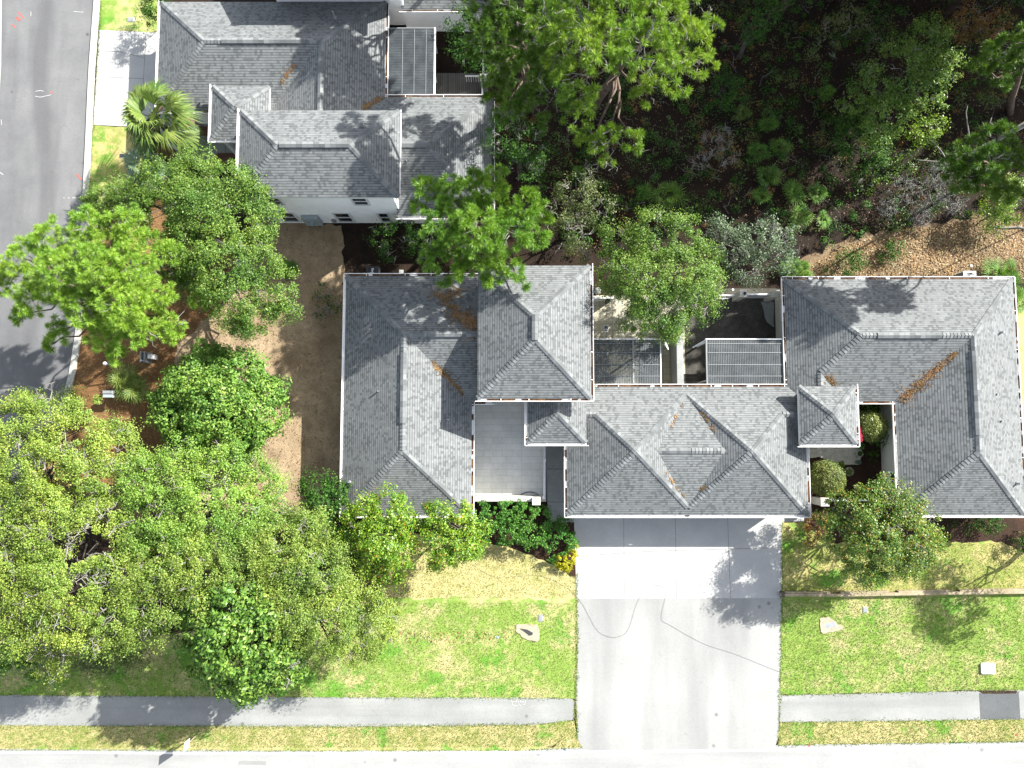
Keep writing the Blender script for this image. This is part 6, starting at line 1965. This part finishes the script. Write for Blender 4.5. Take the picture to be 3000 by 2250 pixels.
obj("panel", m, M['paint_white'], t)
p0 = at(1658, 2158)
t = thing("marker_post", "thin yellow-green marker post at the driveway's corner with the road", "post", (p0[0], p0[1], 0))
obj("stake", MB().tube([(p0[0], p0[1], 0), (p0[0], p0[1], .85)], [.02, .02], 6), plain("marker_stake", (.32, .33, .12)), t)
obj("flag", MB().box(p0[0] - .02, p0[0] + .16, p0[1] - .012, p0[1] + .012, .62, .84), plain("marker_flag", (.30, .34, .20)), t)
p = at(1656, 2196, .1)
single("blue_marker", "small pale blue road marker at the edge of the main road", "marker", MB().bbox(p[0] - .06, p[0] + .06, p[1] - .08, p[1] + .08, .0, .06), M['pot_teal'], p)
# thin cable lying over lawn, driveway and apron
cab = [(1380, 1652), (1450, 1690), (1520, 1688), (1585, 1688), (1650, 1715), (1700, 1760), (1745, 1840), (1775, 1863), (1810, 1866), (1840, 1845), (1865, 1770), (1885, 1735), (1915, 1716), (1945, 1720), (1950, 1745), (1938, 1800), (1942, 1820), (1960, 1830), (2060, 1885), (2150, 1915), (2250, 1955), (2330, 1985)]
pts = [V(a, b, .045) for a, b in cab]
fine = []
for i in range(len(pts) - 1):
    p0_, p1_, p2_, p3_ = pts[max(i - 1, 0)], pts[i], pts[i + 1], pts[min(i + 2, len(pts) - 1)]
    for k in range(6):
        s_ = k / 6
        fine.append(.5 * ((2 * p1_) + (-p0_ + p2_) * s_ + (2 * p0_ - 5 * p1_ + 4 * p2_ - p3_) * s_ ** 2 + (-p0_ + 3 * p1_ - 3 * p2_ + p3_) * s_ ** 3))
fine.append(pts[-1])
single("cable", "thin dark cable looping across the lawn and the driveway apron", "cable", MB().tube(fine, [.006] * len(fine), 5), M['asphalt_patch'], pts[0])

# pine needles gathered on the roofs
def needle_drift(label, pts3, w, n, seed):
    """loose needles scattered along a line on a roof; pts3 = points on the roof surface"""
    rng = np.random.default_rng(800 + seed)
    pts3 = [np.array(p, float) for p in pts3]
    out = np.empty((n, 4, 3))
    for i in range(n):
        if i % 14 == 0 or rng.random() < .25:
            k = rng.integers(0, len(pts3) - 1)
            t0_ = rng.random()
            tail = rng.choice((.5, .8, 1.0, 1.9))
        t_ = min(1.0, max(0.0, t0_ + rng.normal() * .05))
        c = pts3[k] + (pts3[k + 1] - pts3[k]) * t_
        ww = w[k] + (w[k + 1] - w[k]) * t_ if isinstance(w, (list, tuple)) else w
        c = c + np.array((rng.normal() * ww * tail, rng.normal() * ww * tail, .0))
        c[2] = roof_z(c[0], c[1], c[2]) + .02 + rng.random() * .04
        a_ = rng.random() * math.pi
        L = rng.uniform(.10, .22)
        d = np.array((math.cos(a_), math.sin(a_), 0)) * L / 2
        s_ = np.array((-math.sin(a_), math.cos(a_), 0)) * .014
        q = [c - d - s_, c + d - s_, c + d + s_, c - d + s_]
        for m_ in range(4):
            q[m_] = q[m_].copy()
            q[m_][2] = roof_z(q[m_][0], q[m_][1], c[2]) + .015 + .03 * rng.random()
            out[i, m_] = q[m_]
    tag(cards("needle_drift", out.reshape(-1, 3), 4, LS['dry_n']), label, "pine needles", kind="stuff")
LS['dry_n'] = leaf_mat("orange_needles", [(0, (0.104, 0.055, 0.021)), (.5, (0.183, 0.104, 0.050)), (1, (0.269, 0.184, 0.108))], .8, .1, .05)


def roof_z(x, y, z):
    """height of the roof plane under a point (single-storey roofs)"""
    def hipz(x0, x1, y0, y1):
        return Z1 + K * min(x - x0, x1 - x, y - y0, y1 - y)
    if x < xe + .3 and x > bx0 and y < 12:
        a_ = hipz(bx0, bx1, by0, by1)
        b2 = Z1 + K * min(x - bx0, y - yi, by1 - y)
        return max(a_, b2)
    if x > cx0 and y > gyN - .2 or x > 20.3:
        if -9 < y < 12:
            a_ = hipz(cxi, cx1, cyS, cyN)
            b2 = hipz(cx0, cx1, cyi, cyN)
            c2 = Z1 + K * min(x - cx0, ce - x)
            return max(a_, b2, c2)
    if 12 < y < 30:
        a_ = hipz(ax0, ax1, ayS, ayN)
        b2 = Z1 + K * min(ax1 - x, x - (jx - ah), ayN - y)
        c2 = Z1 + K * min(wx - x, y - wyS, wyN - y)
        return max(a_, b2, c2)
    a_ = hipz(gx0, gap1 + gh, gyS, gyN)
    b2 = hipz(gap2 - gh, gx1, gyS, gyN)
    sd = zs - abs(y - GY) * (zs - zq) / (gyN - ov - GY) if gap1 + sx * .9 < x < gap2 - sx * .9 else 0
    return max(a_, b2, sd)


def rv(px, py, z=3.4):
    for _ in range(6):
        x, y = at(px, py, z)
        z = roof_z(x, y, z)
    return np.array((x, y, z))
needle_drift("orange pine needles lying beside the tower on the middle house's rear slope", [rv(1262, 858), rv(1300, 870), rv(1345, 850), rv(1300, 885), rv(1340, 905)], [.15, .2, .3, .1, .1], 420, 1)
needle_drift("orange pine needles piled against the tower's wall on the middle house's roof", [rv(1325, 920), rv(1360, 930), rv(1380, 940), rv(1385, 985)], [.15, .35, .25, .15], 540, 2)
needle_drift("orange pine needles in the valley beside the tower", [rv(1268, 1062), rv(1300, 1095), rv(1330, 1125), rv(1360, 1160)], [.05, .12, .10, .05], 252, 3)
needle_drift("pine needles in the planted-courtyard house's roof's long valley by the courtyard", [rv(2800, 1035), rv(2740, 1085), rv(2690, 1130), rv(2640, 1172)], [.04, .12, .14, .16], 540, 4)
needle_drift("pine needles in the short valley behind the courtyard's entry roof", [rv(2425, 1105), rv(2450, 1130)], [.08, .10], 84, 5)
needle_drift("thin pine needles in the upper valley of the paved-court house's garage roof", [rv(2003, 1180), rv(1980, 1220), rv(1965, 1250)], .045, 30, 6)
needle_drift("thin pine needles in the lower valley of the paved-court house's garage roof", [rv(1950, 1375), rv(1975, 1420), rv(2005, 1455)], .045, 46, 7)
needle_drift("thin pine needles in the upper valley of the planted-courtyard house's garage roof", [rv(2095, 1265), rv(2070, 1230), rv(2052, 1205)], .045, 46, 8)
needle_drift("thin pine needles in the lower valley of the planted-courtyard house's garage roof", [rv(2050, 1440), rv(2065, 1425)], .045, 39, 9)
needle_drift("brown pine needles in the valley above the white-sided house's low wing", [rv(1120, 287), rv(1085, 305), rv(1065, 318)], .10, 132, 10)
needle_drift("brown pine needles in the valley above the white-sided house's porch", [rv(865, 190), rv(840, 220), rv(822, 245)], .05, 72, 11)
